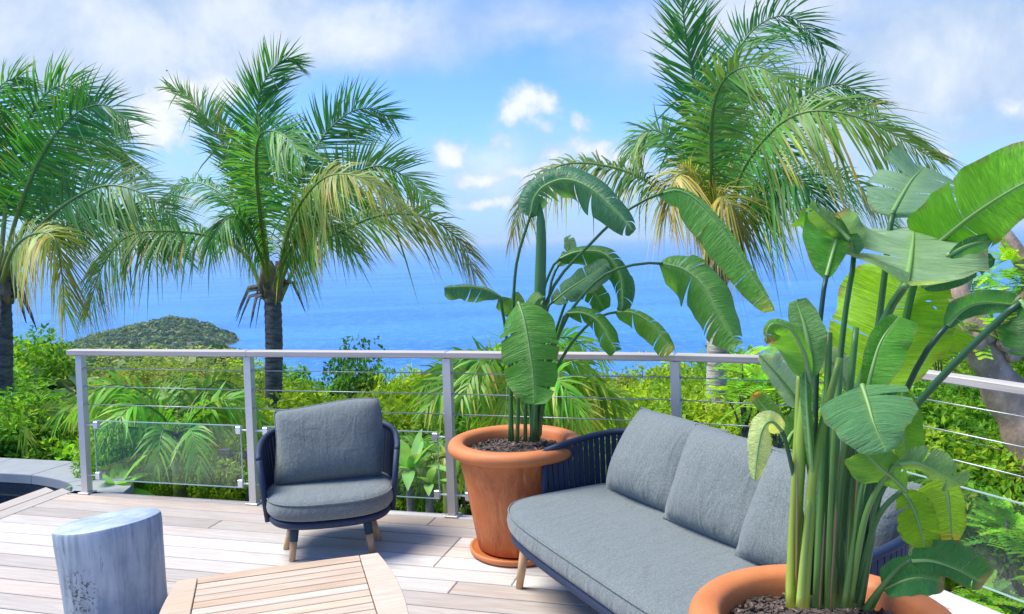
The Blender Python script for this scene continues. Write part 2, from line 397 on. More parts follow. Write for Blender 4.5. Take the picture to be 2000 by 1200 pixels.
def smooth_path(pts, n):
    """Catmull-Rom through the points, n samples"""
    pts = [Vector(p) for p in pts]
    if len(pts) == 2: return [pts[0].lerp(pts[1], i / (n - 1)) for i in range(n)]
    e = [pts[0] * 2 - pts[1]] + pts + [pts[-1] * 2 - pts[-2]]
    L = [0]
    for i in range(len(pts) - 1): L.append(L[-1] + (pts[i + 1] - pts[i]).length)
    res = []
    for k in range(n):
        s_ = L[-1] * k / (n - 1); i = 0
        while i < len(pts) - 2 and s_ > L[i + 1]: i += 1
        u = (s_ - L[i]) / max(1e-9, L[i + 1] - L[i]); a, b, c, d = e[i], e[i + 1], e[i + 2], e[i + 3]
        res.append(.5 * ((2 * b) + (c - a) * u + (2 * a - 5 * b + 4 * c - d) * u * u + (3 * b - a - 3 * c + d) * u ** 3))
    return res

#@@STRUCT
# ------------------------------------------------------------------ setting: sea, hillside, headland
SEA_Z = -120.0
from mathutils import noise as mnoise
def fbm(x, y, s, o=4):
    v = 0; a = 1.0
    for i in range(o): v += a * mnoise.noise(Vector((x * s, y * s, 3.7 * i))); a *= .5; s *= 2.1
    return v
def ground_z(x, y):
    d = max(y, math.hypot(x, y) * .8)
    az = x / max(1.0, y)
    k = min(1, max(0, (az + .36) / .16)); k = k * k * (3 - 2 * k)
    s1 = .13 + .10 * k
    z = -.75 - s1 * max(0, d - 6.5)
    if d > 60: z = -.75 - s1 * 53.5 - (.1195 + .12 * k) * (d - 60)
    rough = .12 + min(4.0, d * .012)
    return z + fbm(x, y, .35 if d < 40 else .03, 4) * rough * (.6 if d < 10 else 1)
b = MB(); NA, ND = 72, 90
dist = [4.6 * (1300 / 4.6) ** (i / (ND - 1)) for i in range(ND)]
vv = []
for i, d in enumerate(dist):
    for j in range(NA):
        az = R(-62 + 124 * j / (NA - 1)); x, y = d * math.sin(az), d * math.cos(az)
        z = ground_z(x, y)
        vv.append((x, y, max(z, SEA_Z - 14)))
b.add(vv, [(i * NA + j, i * NA + j + 1, (i + 1) * NA + j + 1, (i + 1) * NA + j) for i in range(ND - 1) for j in range(NA - 1)])
tag(b.build('hillside_ground', 'ground'), kind='structure')

S = 90000.0
b = MB(); b.add([(-S, -2000, SEA_Z), (S, -2000, SEA_Z), (S, S, SEA_Z), (-S, S, SEA_Z)], [(0, 1, 2, 3)])
tag(b.build('sea', 'sea', smooth=False), kind='structure')

# headland in the water, covered with scrub trees
HC = P(315, 690, 1040); HC.z = SEA_Z
def head_z(x, y):
    u_ = (x - 6) / (138 if x < 6 else 84); v_ = y / 150; r2 = u_ * u_ + v_ * v_
    return 37 * max(0, 1 - r2 ** .72) ** .9 * (1 + .10 * fbm(x, y, .018)) - 3 + (2.5 * fbm(x, y, .05) if r2 < 1 else 0)
b = MB(); N = 44; vv = []
for i in range(N):
    for j in range(N):
        x, y = -190 + 360 * i / (N - 1), -165 + 330 * j / (N - 1); vv.append((x, y, head_z(x, y)))
b.add(vv, [(i * N + j, (i + 1) * N + j, (i + 1) * N + j + 1, i * N + j + 1) for i in range(N - 1) for j in range(N - 1)])
HL = b.build('headland', 'ground', loc=HC); tag(HL, kind='structure')

def blob_mass(name, pts, sizes, palette, mat, leaf=1.0, per=26):
    """tree crowns too far away to count, each a clump of leaf faces"""
    V, Fc, Cc = [], [], []
    for (p, s) in zip(pts, sizes):
        base = np.array(palette[rnd.randrange(len(palette))])
        th = nr.uniform(0, 2 * np.pi, per); ph = np.arccos(nr.uniform(-.15, 1, per))
        nrm = np.c_[np.cos(th) * np.sin(ph), np.sin(th) * np.sin(ph), np.cos(ph)]
        c = np.array(p) + nrm * s * nr.uniform(.55, 1.0, (per, 1)) * np.array([1, 1, .8])
        n2 = nrm + nr.normal(0, .35, (per, 3)); n2 /= np.linalg.norm(n2, axis=1, keepdims=True)
        a = np.cross(n2, nr.normal(0, 1, (per, 3))); a /= np.linalg.norm(a, axis=1, keepdims=True); bb = np.cross(n2, a)
        sz = s * leaf * nr.uniform(.3, .6, (per, 1))
        q = np.stack([c - a * sz, c - bb * sz * .8, c + a * sz, c + bb * sz * .8], 1).reshape(-1, 3)
        o = sum(len(x) for x in V); V.append(q)
        Fc.append(np.arange(per * 4).reshape(-1, 4) + o)
        Cc.append(np.repeat(base * nr.uniform(.75, 1.3, (per, 1)), 4, 0))
    return quads_mesh(name, np.concatenate(V), np.concatenate(Fc), np.concatenate(Cc), mat)
pts, sz = [], []
for k in range(2600):
    x, y = rnd.uniform(-150, 95), rnd.uniform(-150, 60); z = head_z(x, y)
    if z < 2.0: continue
    pts.append((x, y, z + .6)); sz.append(rnd.choice([rnd.uniform(1.6, 3.2), rnd.uniform(1.6, 3.6), rnd.uniform(3.5, 6.5)]))
far_pal = [(.07, .125, .05), (.11, .16, .05), (.06, .11, .055), (.15, .18, .06), (.05, .095, .045), (.09, .14, .05)]
o = link('headland_scrub', blob_mass('headland_scrub', pts, sz, far_pal, 'farleaf', .62, 46), None, HC)
tag(o, 'dense grey-green scrub trees covering the rounded headland in the sea', 'scrub', kind='stuff')
pts, sz = [], []
for k in range(800):                        # far slope between the garden and the shore
    az = rnd.uniform(-.62, -.33); d = rnd.choice([rnd.uniform(70, 260), rnd.uniform(200, 980)]); x, y = az * d, d
    z = ground_z(x, y)
    if z < SEA_Z + 1: continue
    pts.append((x, y, z + .4)); sz.append(rnd.uniform(.9, 2.0) * (1 + d / 600))
for k in range(1700):                       # the same scrub goes on to both sides of the view
    az = rnd.choice([rnd.uniform(-1.7, -.55), rnd.uniform(-1.7, -.55), rnd.uniform(.75, 1.6)]); d = rnd.uniform(11, 34) if k % 2 else rnd.uniform(30, 320); x, y = az * d, d
    if x > 0 and y < 12: continue
    pts.append((x, y, ground_z(x, y) + .5)); sz.append(rnd.uniform(.5, 1.1) * (1 + d / 90))
o = link('far_slope_scrub', blob_mass('far_slope_scrub', pts, sz, far_pal, 'farleaf', .6, 40), None, None)
tag(o, 'low dry scrub on the far slope running down to the shore', 'scrub', kind='stuff')

# ------------------------------------------------------------------ deck of boards
E1 = Vector((.9615, -.275, 0)).normalized(); Q1 = Vector((-E1.y, E1.x, 0))
POSTS = [Vector(p) for p in ((-3.055, 5.815, 0), (-1.755, 5.445, 0), (-.415, 5.065, 0), (.900, 4.645, 0), (1.675, 4.305, 0))]
DR = Vector((.434, -.901, 0)).normalized()
POSTS += [POSTS[4] + DR * 1.32, POSTS[4] + DR * 2.62, POSTS[4] + DR * 3.9]
def clip(poly, p, n):                       # keep the side where (x - p).n <= 0
    res = []
    for i in range(len(poly)):
        a, c = poly[i], poly[(i + 1) % len(poly)]; da, dc = (a - p).dot(n), (c - p).dot(n)
        if da <= 0: res.append(a)
        if (da < 0 < dc) or (dc < 0 < da): res.append(a.lerp(c, da / (da - dc)))
    return res
RN = Vector((-DR.y, DR.x, 0)); RN = RN if RN.x > 0 else -RN
cuts = []
for a, c in ((POSTS[0], POSTS[2]), (POSTS[2], POSTS[3]), (POSTS[3], POSTS[4])):
    dd = (c - a).normalized(); nn = Vector((-dd.y, dd.x, 0)); cuts.append((a + nn * .035, nn))
cuts.append((POSTS[4] + RN * .035, RN))
inner_cut = (POSTS[4] + RN * (.035 - .146), RN)
deck = thing('deck', (0, 0, 0), kind='structure')
def board(poly, ang, name='board', th=.028, parent=None, mat='deck', top=0.0):
    if len(poly) < 3: return
    c = sum(poly, Vector()) / len(poly); rm = Matrix.Rotation(-ang, 3, 'Z')
    pl_ = [rm @ (p - c) for p in poly]
    ar = sum(pl_[i].cross(pl_[(i + 1) % len(pl_)]).z for i in range(len(pl_)))
    if abs(ar) < .004: return
    if ar < 0: pl_ = pl_[::-1]
    n = len(pl_); k = .004
    mid = sum(pl_, Vector()) / n
    ins = [p - Vector((math.copysign(min(k, abs(p.x - mid.x)), p.x - mid.x), math.copysign(min(k, abs(p.y - mid.y)), p.y - mid.y), 0)) for p in pl_]
    b = MB(); b.rings([[(p.x, p.y, -th) for p in pl_], [(p.x, p.y, -k) for p in pl_], [(p.x, p.y, 0) for p in ins]])
    o = b.build(name, mat, parent, smooth=False); o.location = (c.x, c.y, top); o.rotation_euler = (0, 0, ang)
    return o
W, GAP = .137, .010
ang1 = math.atan2(E1.y, E1.x)
brs = random.Random(3)
q = 4.86; row = 0
while q > -2.6:
    e0 = -4.68; ends = [e0]; 
    if 3.93 < q - W / 2 < 4.45: seams = [-1.62]
    else: seams = []
    x = e0 + brs.uniform(1.2, 5.5)
    while x < 3.2:
        if not seams or abs(x - seams[0]) > .9: ends.append(x + 0)
        x += brs.choice([4.2, 4.8, 5.4])
    ends = sorted(ends + seams + [4.6])
    for a, c in zip(ends, ends[1:]):
        g = .002
        poly = [E1 * (a + g) + Q1 * (q - W), E1 * (c - g) + Q1 * (q - W), E1 * (c - g) + Q1 * q, E1 * (a + g) + Q1 * q]
        for p, n in cuts[:3] + [inner_cut]: poly = clip(poly, p, n) if poly else poly
        board(poly, ang1, parent=deck)
    q -= W + GAP; row += 1
for k in range(2):                          # border boards by the pool and along the right edge
    x1 = -4.685 - k * (W + GAP); poly = [E1 * (x1 - W) + Q1 * -2.6, E1 * x1 + Q1 * -2.6, E1 * x1 + Q1 * (4.78 - .02), E1 * (x1 - W) + Q1 * (4.82 + .0)]
    board(poly, ang1 + math.pi / 2, parent=deck)
a0 = POSTS[4] + RN * .035; 
for s0, s1 in ((-.02, 2.5), (2.504, 6.6)):
    poly = [a0 + DR * s0 - RN * .141, a0 + DR * s1 - RN * .141, a0 + DR * s1, a0 + DR * s0]
    board(clip(poly, *cuts[2]), math.atan2(DR.y, DR.x), parent=deck)
# joists under the boards (dark gap between them) and the fascia
b = MB()
poly = [E1 * -4.95 + Q1 * -2.7, E1 * 4.6 + Q1 * -2.7, E1 * 4.6 + Q1 * 4.8, E1 * -4.95 + Q1 * 4.8]
for p, n in cuts: poly = clip(poly, p - n * .01, n)
b.rings([[(p.x, p.y, -.20) for p in poly], [(p.x, p.y, -.036) for p in poly]])
b.build('joist_frame', 'old_timber', deck, smooth=False)

# ------------------------------------------------------------------ pool
inner = [(-8.2, 7.60), (-6.5, 7.13), (-5.2, 6.76), (-4.45, 6.545), (-4.05, 6.43), (-3.76, 6.345), (-3.52, 6.222), (-3.36, 6.11), (-3.26, 6.00), (-3.20, 5.88), (-3.19, 5.72)]
inner = smooth_path([Vector((x, y, 0)) for x, y in inner], 80)
pool = thing('pool', (0, 0, 0), kind='structure')
outer = []
for i, p in enumerate(inner):
    tg = (inner[min(i + 1, 79)] - inner[max(i - 1, 0)]).normalized(); outer.append(p + Vector((-tg.y, tg.x, 0)) * .40)
L = [0]
for i in range(79): L.append(L[-1] + (outer[i + 1] - outer[i]).length)
js = [0]; nxt = .62
for i in range(80):
    if L[i] > nxt: js.append(i); nxt = L[i] + .62
js.append(79)
for a, c in zip(js, js[1:]):
    if c - a < 2: continue
    b = MB(); idx = list(range(a, c + 1)); mid = (inner[(a + c) // 2] + outer[(a + c) // 2]) / 2
    ring = [inner[i] for i in idx] + [outer[i] for i in reversed(idx)]
    ring = [mid + (p - mid) * .994 for p in ring]
    b.rings([[(p.x, p.y, -.07) for p in ring], [(p.x, p.y, -.006) for p in ring], [(mid.x + (p.x - mid.x) * .99, mid.y + (p.y - mid.y) * .99, 0.0) for p in ring]])
    b.build('coping_stone', 'coping', pool, smooth=False)
b = MB()
b.rings([[(p.x, p.y, z) for p in inner] for z in (-1.3, -.16)], closed=False, cap0=False, cap1=False)
ledge = [p + (o_ - p) * -.10 for p, o_ in zip(inner, outer)]
b.rings([[(p.x, p.y, -.16) for p in inner], [(p.x, p.y, -.16) for p in ledge]], closed=False, cap0=False, cap1=False)
b.rings([[(p.x, p.y, -.075) for p in inner], [(p.x, p.y, -.16) for p in inner]], closed=False, cap0=False, cap1=False)
b.build('pool_wall', 'pooltile', pool)
b = MB(); b.rings([[(p.x, p.y, z) for p in [o_ + (o_ - i_) * -.06 for i_, o_ in zip(inner, outer)]] for z in (-.9, -.07)], closed=False, cap0=False, cap1=False)
b.build('outer_wall', 'coping', pool)
b = MB()
pn = [(p.x, p.y, -.24) for p in inner] + [(-3.3, 5.0, -.24), (-4.6, 1.0, -.24), (-9.0, 1.0, -.24)]
b.add(pn, [tuple(range(len(pn)))]); b.build('water', 'water', pool, smooth=False)

# ------------------------------------------------------------------ railing: posts, timber handrail, cables, glass panels
HR = 1.02
def railing(ids, label, first_panel_gap):
    root = thing('cable_railing', POSTS[ids[0]], 0, label, 'railing'); o0 = POSTS[ids[0]]
    for n_, i in enumerate(ids):
        if n_ == 0 and ids[0] != 0: continue                     # the shared corner post belongs to the other run
        p = POSTS[i] - o0
        j = i + 1 if i + 1 in ids else i - 1
        dd = (POSTS[j] - POSTS[i]).normalized(); an = math.atan2(dd.y, dd.x)
        b = MB(); b.box((0, 0, .49), (.05, .05, .98), None, 0, .004); b.box((0, 0, .006), (.085, .085, .012), None, 0, .002)
        po = b.build('post', 'alu', root, smooth=False, loc=p); po.rotation_euler = (0, 0, an)
    for i, j in zip(ids, ids[1:]):
        a, c = POSTS[i] - o0, POSTS[j] - o0; dd = (c - a).normalized(); nn = Vector((-dd.y, dd.x, 0)); L = (c - a).length; an = math.atan2(dd.y, dd.x)
        ext0 = .09 if i == 0 else -.001; ext1 = -.001
        b = MB(); b.box((L / 2 + (ext1 - ext0) / 2, 0, 0), (L + ext0 + ext1, .072, .040), None, 0, .006)
        h = b.build('handrail', 'rail_wood', root, smooth=False, loc=a + Vector((0, 0, 1.0))); h.rotation_euler = (0, 0, an)
        for z in (.885, .757, .632):
            b = MB(); b.tube([(.025, 0, 0), (L - .025, 0, 0)], .0034, 8)
            for xx in (.030, L - .030): b.tube([(xx - .012, 0, 0), (xx + .012, 0, 0)], .008, 8)
            cb = b.build('cable', 'steel', root, loc=a + Vector((0, 0, z))); cb.rotation_euler = (0, 0, an)
        g0, g1 = .095, L - .085
        b = MB(); b.box(((g0 + g1) / 2, 0, (.105 + .515) / 2), (g1 - g0, .010, .41), None, 0)
        gp = b.build('glass_panel', 'glass', root, smooth=False, loc=a); gp.rotation_euler = (0, 0, an)
        b = MB()
        for z in (.1025, .5175): b.box(((g0 + g1) / 2, 0, z), (g1 - g0 + .006, .0104, .005))
        for x in (g0 - .0025, g1 + .0025): b.box((x, 0, .31), (.005, .0104, .41))
        b.build('glass_edge', 'glass_edge', gp, smooth=False)
        for xx, sg in ((g0 + .012, -1), (g1 - .012, 1)):
            for z in (.13, .488):
                b = MB(); b.box((xx, 0, z), (.034, .030, .052), None, 0, .004)
                b.tube([(xx + sg * .012, 0, z), (xx + sg * .088, 0, z)], .006, 8)
                b.build('glass_clip', 'clip', gp, smooth=False)
    return root
railing([0, 1, 2, 3, 4], 'grey metal railing with timber handrail, cables and glass along the back of the deck', 0)
railing([4, 5, 6, 7], 'cable railing run coming forward on the right, in front of the leaning tree trunk', 0)

# ------------------------------------------------------------------ furniture
def sup(a, b_, n_, th):
    c_, s_ = math.cos(th), math.sin(th)
    return a * math.copysign(abs(s_) ** (2 / n_), s_), b_ * -math.copysign(abs(c_) ** (2 / n_), c_)      # th = 0 is the front (-y)
def super_slab(mb, a, b_, n_, cy_, prof, seg=72, crown=0.0, front_n=None):
    rr = []
    for ins, z in prof:
        rg = []
        for k in range(seg):
            th = 2 * math.pi * k / seg; x, y = sup(a - ins, b_ - ins, n_, th); rg.append((x, y + cy_, z))
        rr.append(rg)
    mb.rings(rr, 0, True, True); return mb
def cushion(name, wd, ht, tk, parent=None, seed=0, sag=.0, ears=True):
    """loose back cushion: pillow with pinched corners, lying in local XZ, front towards -Y"""
    r_ = random.Random(seed); N = 22; b = MB(); vv = []
    ph = [r_.uniform(0, 6.28) for _ in range(6)]
    def surf(sgn):
        g = []
        for i in range(N + 1):
            for j in range(N + 1):
                u, v = -1 + 2 * i / N, -1 + 2 * j / N
                u = math.copysign(abs(u) ** .8, u); v = math.copysign(abs(v) ** .8, v)
                e = max(0, (1 - abs(u) ** (3.3 if ears else 4)) * (1 - abs(v) ** (3.3 if ears else 4))) ** .52
                pin = 1 - .045 * (1 - abs(v) ** 2) * abs(u) ** 3 * 0 + (.02 * (abs(u) * abs(v)) ** 6 if ears else -.05 * (abs(u) * abs(v)) ** 4)
                bx_ = 1 - .035 * (1 - v * v) * (abs(u) ** 2)
                x = u * wd / 2 * pin * bx_; z = v * ht / 2 * pin * (1 - .03 * (1 - u * u) * (1 if v > 0 else .3) * abs(v))
                y = -sgn * tk / 2 * e * (1 + .12 * math.sin(2.1 * u + ph[0]) * math.cos(1.7 * v + ph[1]) + .05 * math.sin(5 * u + 3 * v + ph[2])) 
                z += ht / 2 + sag * (1 - u * u) * (v + 1) / 2
                x += .012 * math.sin(2 * v + ph[3]); z += .012 * math.sin(2.4 * u + ph[4]) * (v + 1) / 2
                y += .012 * math.sin(1.8 * u + ph[5])
                g.append((x, y, z))
        return g
    A, Bk = surf(1), surf(-1); n = N + 1
    ix = [i * n + j for i in range(n) for j in range(n)]
    b.add(A, [(i * n + j, (i + 1) * n + j, (i + 1) * n + j + 1, i * n + j + 1) for i in range(N) for j in range(N)])
    b.add(Bk, [(i * n + j + 1, (i + 1) * n + j + 1, (i + 1) * n + j, i * n + j) for i in range(N) for j in range(N)])
    o = b.build(name, 'fabric', parent)
    # piping seam along the outline
    ed = [(i, 0) for i in range(n)] + [(N, j) for j in range(1, n)] + [(i, N) for i in range(N - 1, -1, -1)] + [(0, j) for j in range(N - 1, 0, -1)]
    pt = [A[i * n + j] for i, j in ed]; pt.append(pt[0])
    s_ = MB(); s_.tube(pt, .0045, 6, cap=False); s_.build('piping', 'fabric', o)
    return o
def rope_shell(root, a, b_, n_, cy_, y_front, z_front, z_back, zb, flare, nstrap, tube=.017):
    """rope-strapped arms and back: rim tube, base hoop, straps between them"""
    pts_t, pts_b = [], []; K = 120
    ths = [2 * math.pi * k / K for k in range(K + 1)]
    sel = [t_ for t_ in ths if sup(a, b_, n_, t_)[1] + cy_ >= y_front]
    ymax = b_ + cy_
    for t_ in sel:
        x, y = sup(a + flare, b_ + flare, n_, t_); xb, yb = sup(a - .004, b_ - .004, n_, t_)
        f = min(1, max(0, (y + cy_ - y_front) / (ymax - y_front))); f = f ** .6
        pts_t.append(Vector((x, y + cy_, z_front + (z_back - z_front) * f))); pts_b.append(Vector((xb, yb + cy_, zb)))
    b = MB(); b.tube(pts_t, tube, 10); b.build('top_rim', 'navy', root)
    for s_ in (0, -1):
        f0 = pts_b[s_] + Vector((0, -.03, -.02))
        b = MB(); b.tube([pts_t[s_] + Vector((0, 0, .004)), pts_t[s_].lerp(f0, .5) + Vector((0, -.004, 0)), f0], [tube * 1.02, tube * 1.0, tube * .95], 10)
        b.build('arm_front', 'navy', root)
    L = [0]
    for p, q_ in zip(pts_t, pts_t[1:]): L.append(L[-1] + (q_ - p).length)
    def at(pp, s_):
        i = 0
        while i < len(L) - 2 and L[i + 1] < s_: i += 1
        return pp[i].lerp(pp[i + 1], (s_ - L[i]) / max(1e-6, L[i + 1] - L[i]))
    for k in range(nstrap):
        s_ = L[-1] * (k + .5) / nstrap; wd = L[-1] / nstrap * .80
        t0, b0 = at(pts_t, s_), at(pts_b, s_); td = (at(pts_t, min(L[-1], s_ + .01)) - at(pts_t, max(0, s_ - .01))).normalized()
        nrm = td.cross((t0 - b0).normalized()).normalized()
        b = MB(); zz = (t0 - b0).normalized(); y_ = zz.cross(td).normalized(); x_ = y_.cross(zz)
        b.box((t0 + b0) / 2, (wd, .008, (t0 - b0).length), Matrix((x_, y_, zz)).transposed(), 0, .0025)
        b.build('rope_strap', 'navy', root, smooth=False)

# armchair
CH = thing('armchair', (-1.05, 4.57, 0), math.atan2(.195, .98), 'low armchair with navy rope arms and grey seat cushion in front of the railing', 'armchair')
b = MB(); super_slab(b, .338, .312, 2.7, .06, [(.045, .192), (.012, .200), (0, .215), (0, .232), (.012, .240)]); b.build('seat_base', 'navy', CH)
b = MB(); super_slab(b, .345, .318, 2.7, .055, [(.05, .241), (.012, .247), (0, .265), (-.004, .29), (0, .318), (.012, .338), (.04, .352), (.10, .359), (.2, .362)]); sc = b.build('seat_cushion', 'fabric', CH)
b = MB(); b.tube([(*[q_ for q_ in sup(.342, .315, 2.7, 2 * math.pi * k / 72)], .334) for k in range(73)], .004, 6, cap=False); pp = b.build('piping', 'fabric', sc, loc=(0, .055, 0))
rope_shell(CH, .345, .325, 2.5, .075, -.035, .525, .63, .225, .035, 42)
for sx in (-1, 1):
    for (xt, yt, xb, yb, front) in ((.19, -.10, .213, -.118, True), (.20, .12, .258, .075, False)):
        lg = thing_leg = None
        a_, c_ = Vector((sx * xt, yt, .20)), Vector((sx * xb, yb, 0)); md = a_.lerp(c_, .46)
        b = MB(); b.tube([md, c_], [.0205, .0165], 16); lg = b.build('leg', 'leg_wood', CH)
        b = MB(); b.tube([a_, md + (c_ - a_) * .01], [.0245, .0222], 16); b.build('leg_sleeve', 'navy_sock' if front else 'leg_wood', lg)
cu = cushion('back_cushion', .615, .445, .205, seed=4, ears=False); tag(cu, 'plump grey back cushion leaning in the armchair', 'cushion')
cm = CH.matrix_basis if False else Matrix.Translation((-1.05, 4.57, 0)) @ Matrix.Rotation(math.atan2(.195, .98), 4, 'Z')
cu.matrix_world = cm @ Matrix.Translation((.0, .105, .352)) @ Matrix.Rotation(R(-17), 4, 'X') @ Matrix.Rotation(R(-1.5), 4, 'Y')

# sofa
KS = .962
SA = Vector((.355, 4.067, 0)); sd = Vector((.435, -.90, 0)).normalized()
SO = SA + sd * .717; sang = math.atan2(sd.y, sd.x)
SF = thing('sofa', SO, sang, 'long navy rope-backed sofa with one grey seat cushion beside the tall potted plants', 'sofa')
ZS = .056
b = MB(); super_slab(b, .935 * KS, .455 * KS, 4.6, -.043, [(.05, .188 + ZS), (.014, .197 + ZS), (0, .212 + ZS), (0, .232 + ZS), (.012, .242 + ZS)], 96); b.build('seat_base', 'navy', SF)
b = MB(); super_slab(b, .942 * KS, .462 * KS, 4.6, -.048, [(.06, .243 + ZS), (.012, .249 + ZS), (0, .268 + ZS), (-.005, .295 + ZS), (0, .325 + ZS), (.012, .345 + ZS), (.04, .357 + ZS), (.10, .363 + ZS), (.25, .366 + ZS)], 96); sc = b.build('seat_cushion', 'fabric', SF)
b = MB(); b.tube([(*[q_ for q_ in sup(.939 * KS, .459 * KS, 4.6, 2 * math.pi * k / 96)], .340 + ZS) for k in range(97)], .004, 6, cap=False); b.build('piping', 'fabric', sc, loc=(0, -.048, 0))
rope_shell(SF, .935 * KS, .455 * KS, 4.2, -.03, -.16, .60, .675, .275, .022, 84)
for (x, y, dx, dy) in ((-.735, -.36, -.06, -.015), (.735, -.36, .06, -.015), (-.72, .28, -.045, .045), (.72, .28, .045, .045), (0, -.37, 0, -.02)):
    b = MB(); b.tube([(x, y, .25), (x + dx, y + dy, 0)], [.024, .018], 16); b.build('leg', 'leg_wood', SF)
sm = Matrix.Translation(SO) @ Matrix.Rotation(sang, 4, 'Z')
for k, (u, yy, rx, ry, rz, lab) in enumerate(((-.475, .14, -30, 2, 7, 'grey sofa back cushion nearest the rope arm, behind the others'),
                                              (.06, .12, -29, 4, 9, 'middle grey back cushion of the sofa, slumped to one side'),
                                              (.59, .115, -27, 1, 8, 'grey sofa back cushion partly hidden by the green plant stems'))):
    c_ = cushion('back_cushion', .60, .45, .25, seed=20 + k, sag=-.015); tag(c_, lab, 'cushion', 'sofa back cushions')
    c_.matrix_world = sm @ Matrix.Translation((u * KS, yy, .358 + ZS)) @ Matrix.Rotation(R(rz), 4, 'Z') @ Matrix.Rotation(R(rx), 4, 'X') @ Matrix.Rotation(R(ry), 4, 'Y')

# painted stump used as a side table
ST = thing('stump_table', (-1.905, 3.79, 0), 0, 'blue-grey painted tree stump side table with slanted top', 'side table')
b = MB(); n = 64; prof = [(0, .208), (.03, .213), (.15, .216), (.3, .222), (.40, .2265), (.445, .2265), (.456, .222)]
rr = []
for z, r_ in prof:
    rg = []
    for k in range(n):
        a_ = 2 * math.pi * k / n; q_ = r_ * (1 + .012 * math.sin(3 * a_ + 1) + .006 * math.sin(7 * a_)); x, y = q_ * math.cos(a_), q_ * math.sin(a_)
        f = z / .456; rg.append((x - .03 * (1 - f) * -1 + .0, y, z + f * (.095 * x - .09 * y)))
    rr.append(rg)
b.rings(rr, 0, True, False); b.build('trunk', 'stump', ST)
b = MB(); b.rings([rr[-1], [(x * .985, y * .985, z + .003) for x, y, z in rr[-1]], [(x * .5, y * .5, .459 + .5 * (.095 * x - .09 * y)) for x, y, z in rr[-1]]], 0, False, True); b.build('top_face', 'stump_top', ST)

# teak coffee table with slatted top
ta = Vector((.958, .285, 0)).normalized(); tb_ = Vector((ta.y, -ta.x, 0)); FL, FR = G(345, 1131, .40), G(741, 1083, .40)
TC = (FL + FR) / 2 + tb_ * .41; TC.z = 0
TB = thing('coffee_table', TC, math.atan2(ta.y, ta.x), 'slatted teak coffee table with bowed edges at the bottom of the picture', 'coffee table')
HXT, HYT, BOW = .392, .41, .035
def xe(y): return HXT + BOW * (1 - (y / HYT) ** 2)
def ye(x): return HYT + .012 * (1 - (x / HXT) ** 2)
for s_ in (-1, 1):                          # end boards with bowed outer edge
    b = MB(); ys = [-HYT + 2 * HYT * k / 20 for k in range(21)]
    ins = HXT - .075
    rg = [(s_ * xe(y), y) for y in ys] + [(s_ * ins, y) for y in reversed(ys)]
    rg = rg if s_ > 0 else rg[::-1]
    b.rings([[(x, y, .372) for x, y in rg], [(x, y, .398) for x, y in rg], [(x - s_ * .002 * (1 if abs(x) > ins else -1), y * .997, .4005) for x, y in rg]])
    o = b.build('end_board', 'teak', TB, smooth=False)
ns = 14; wS = 2 * HYT / ns
for k in range(ns):
    y0 = -HYT + k * wS + .003; y1 = y0 + wS - .006; hl = HXT - .079
    b = MB()
    if k in (0, ns - 1):
        xs = [-hl + 2 * hl * i / 14 for i in range(15)]; sg = -1 if k == 0 else 1
        rg = [(x, y0 if sg > 0 else -ye(x)) for x in xs] + [(x, ye(x) if sg > 0 else y1) for x in reversed(xs)]
        b.rings([[(x, y, .374) for x, y in rg], [(x, y, .3985) for x, y in rg]])
    else: b.box((0, (y0 + y1) / 2, .3862), (2 * hl, y1 - y0, .0245), None, 0, .002)
    b.build('slat', 'teak', TB, smooth=False)
b = MB()
for y in (-.3, .3): b.box((0, y, .347), (.70, .05, .05))
for x in (-.33, .33): b.box((x, 0, .346), (.05, .55, .05))
b.build('under_frame', 'teak', TB, smooth=False)
for sx in (-1, 1):
    for sy in (-1, 1):
        b = MB(); b.box((sx * .335, sy * .335, .16), (.06, .06, .32), None, 0, .005); b.build('leg', 'teak', TB, smooth=False)

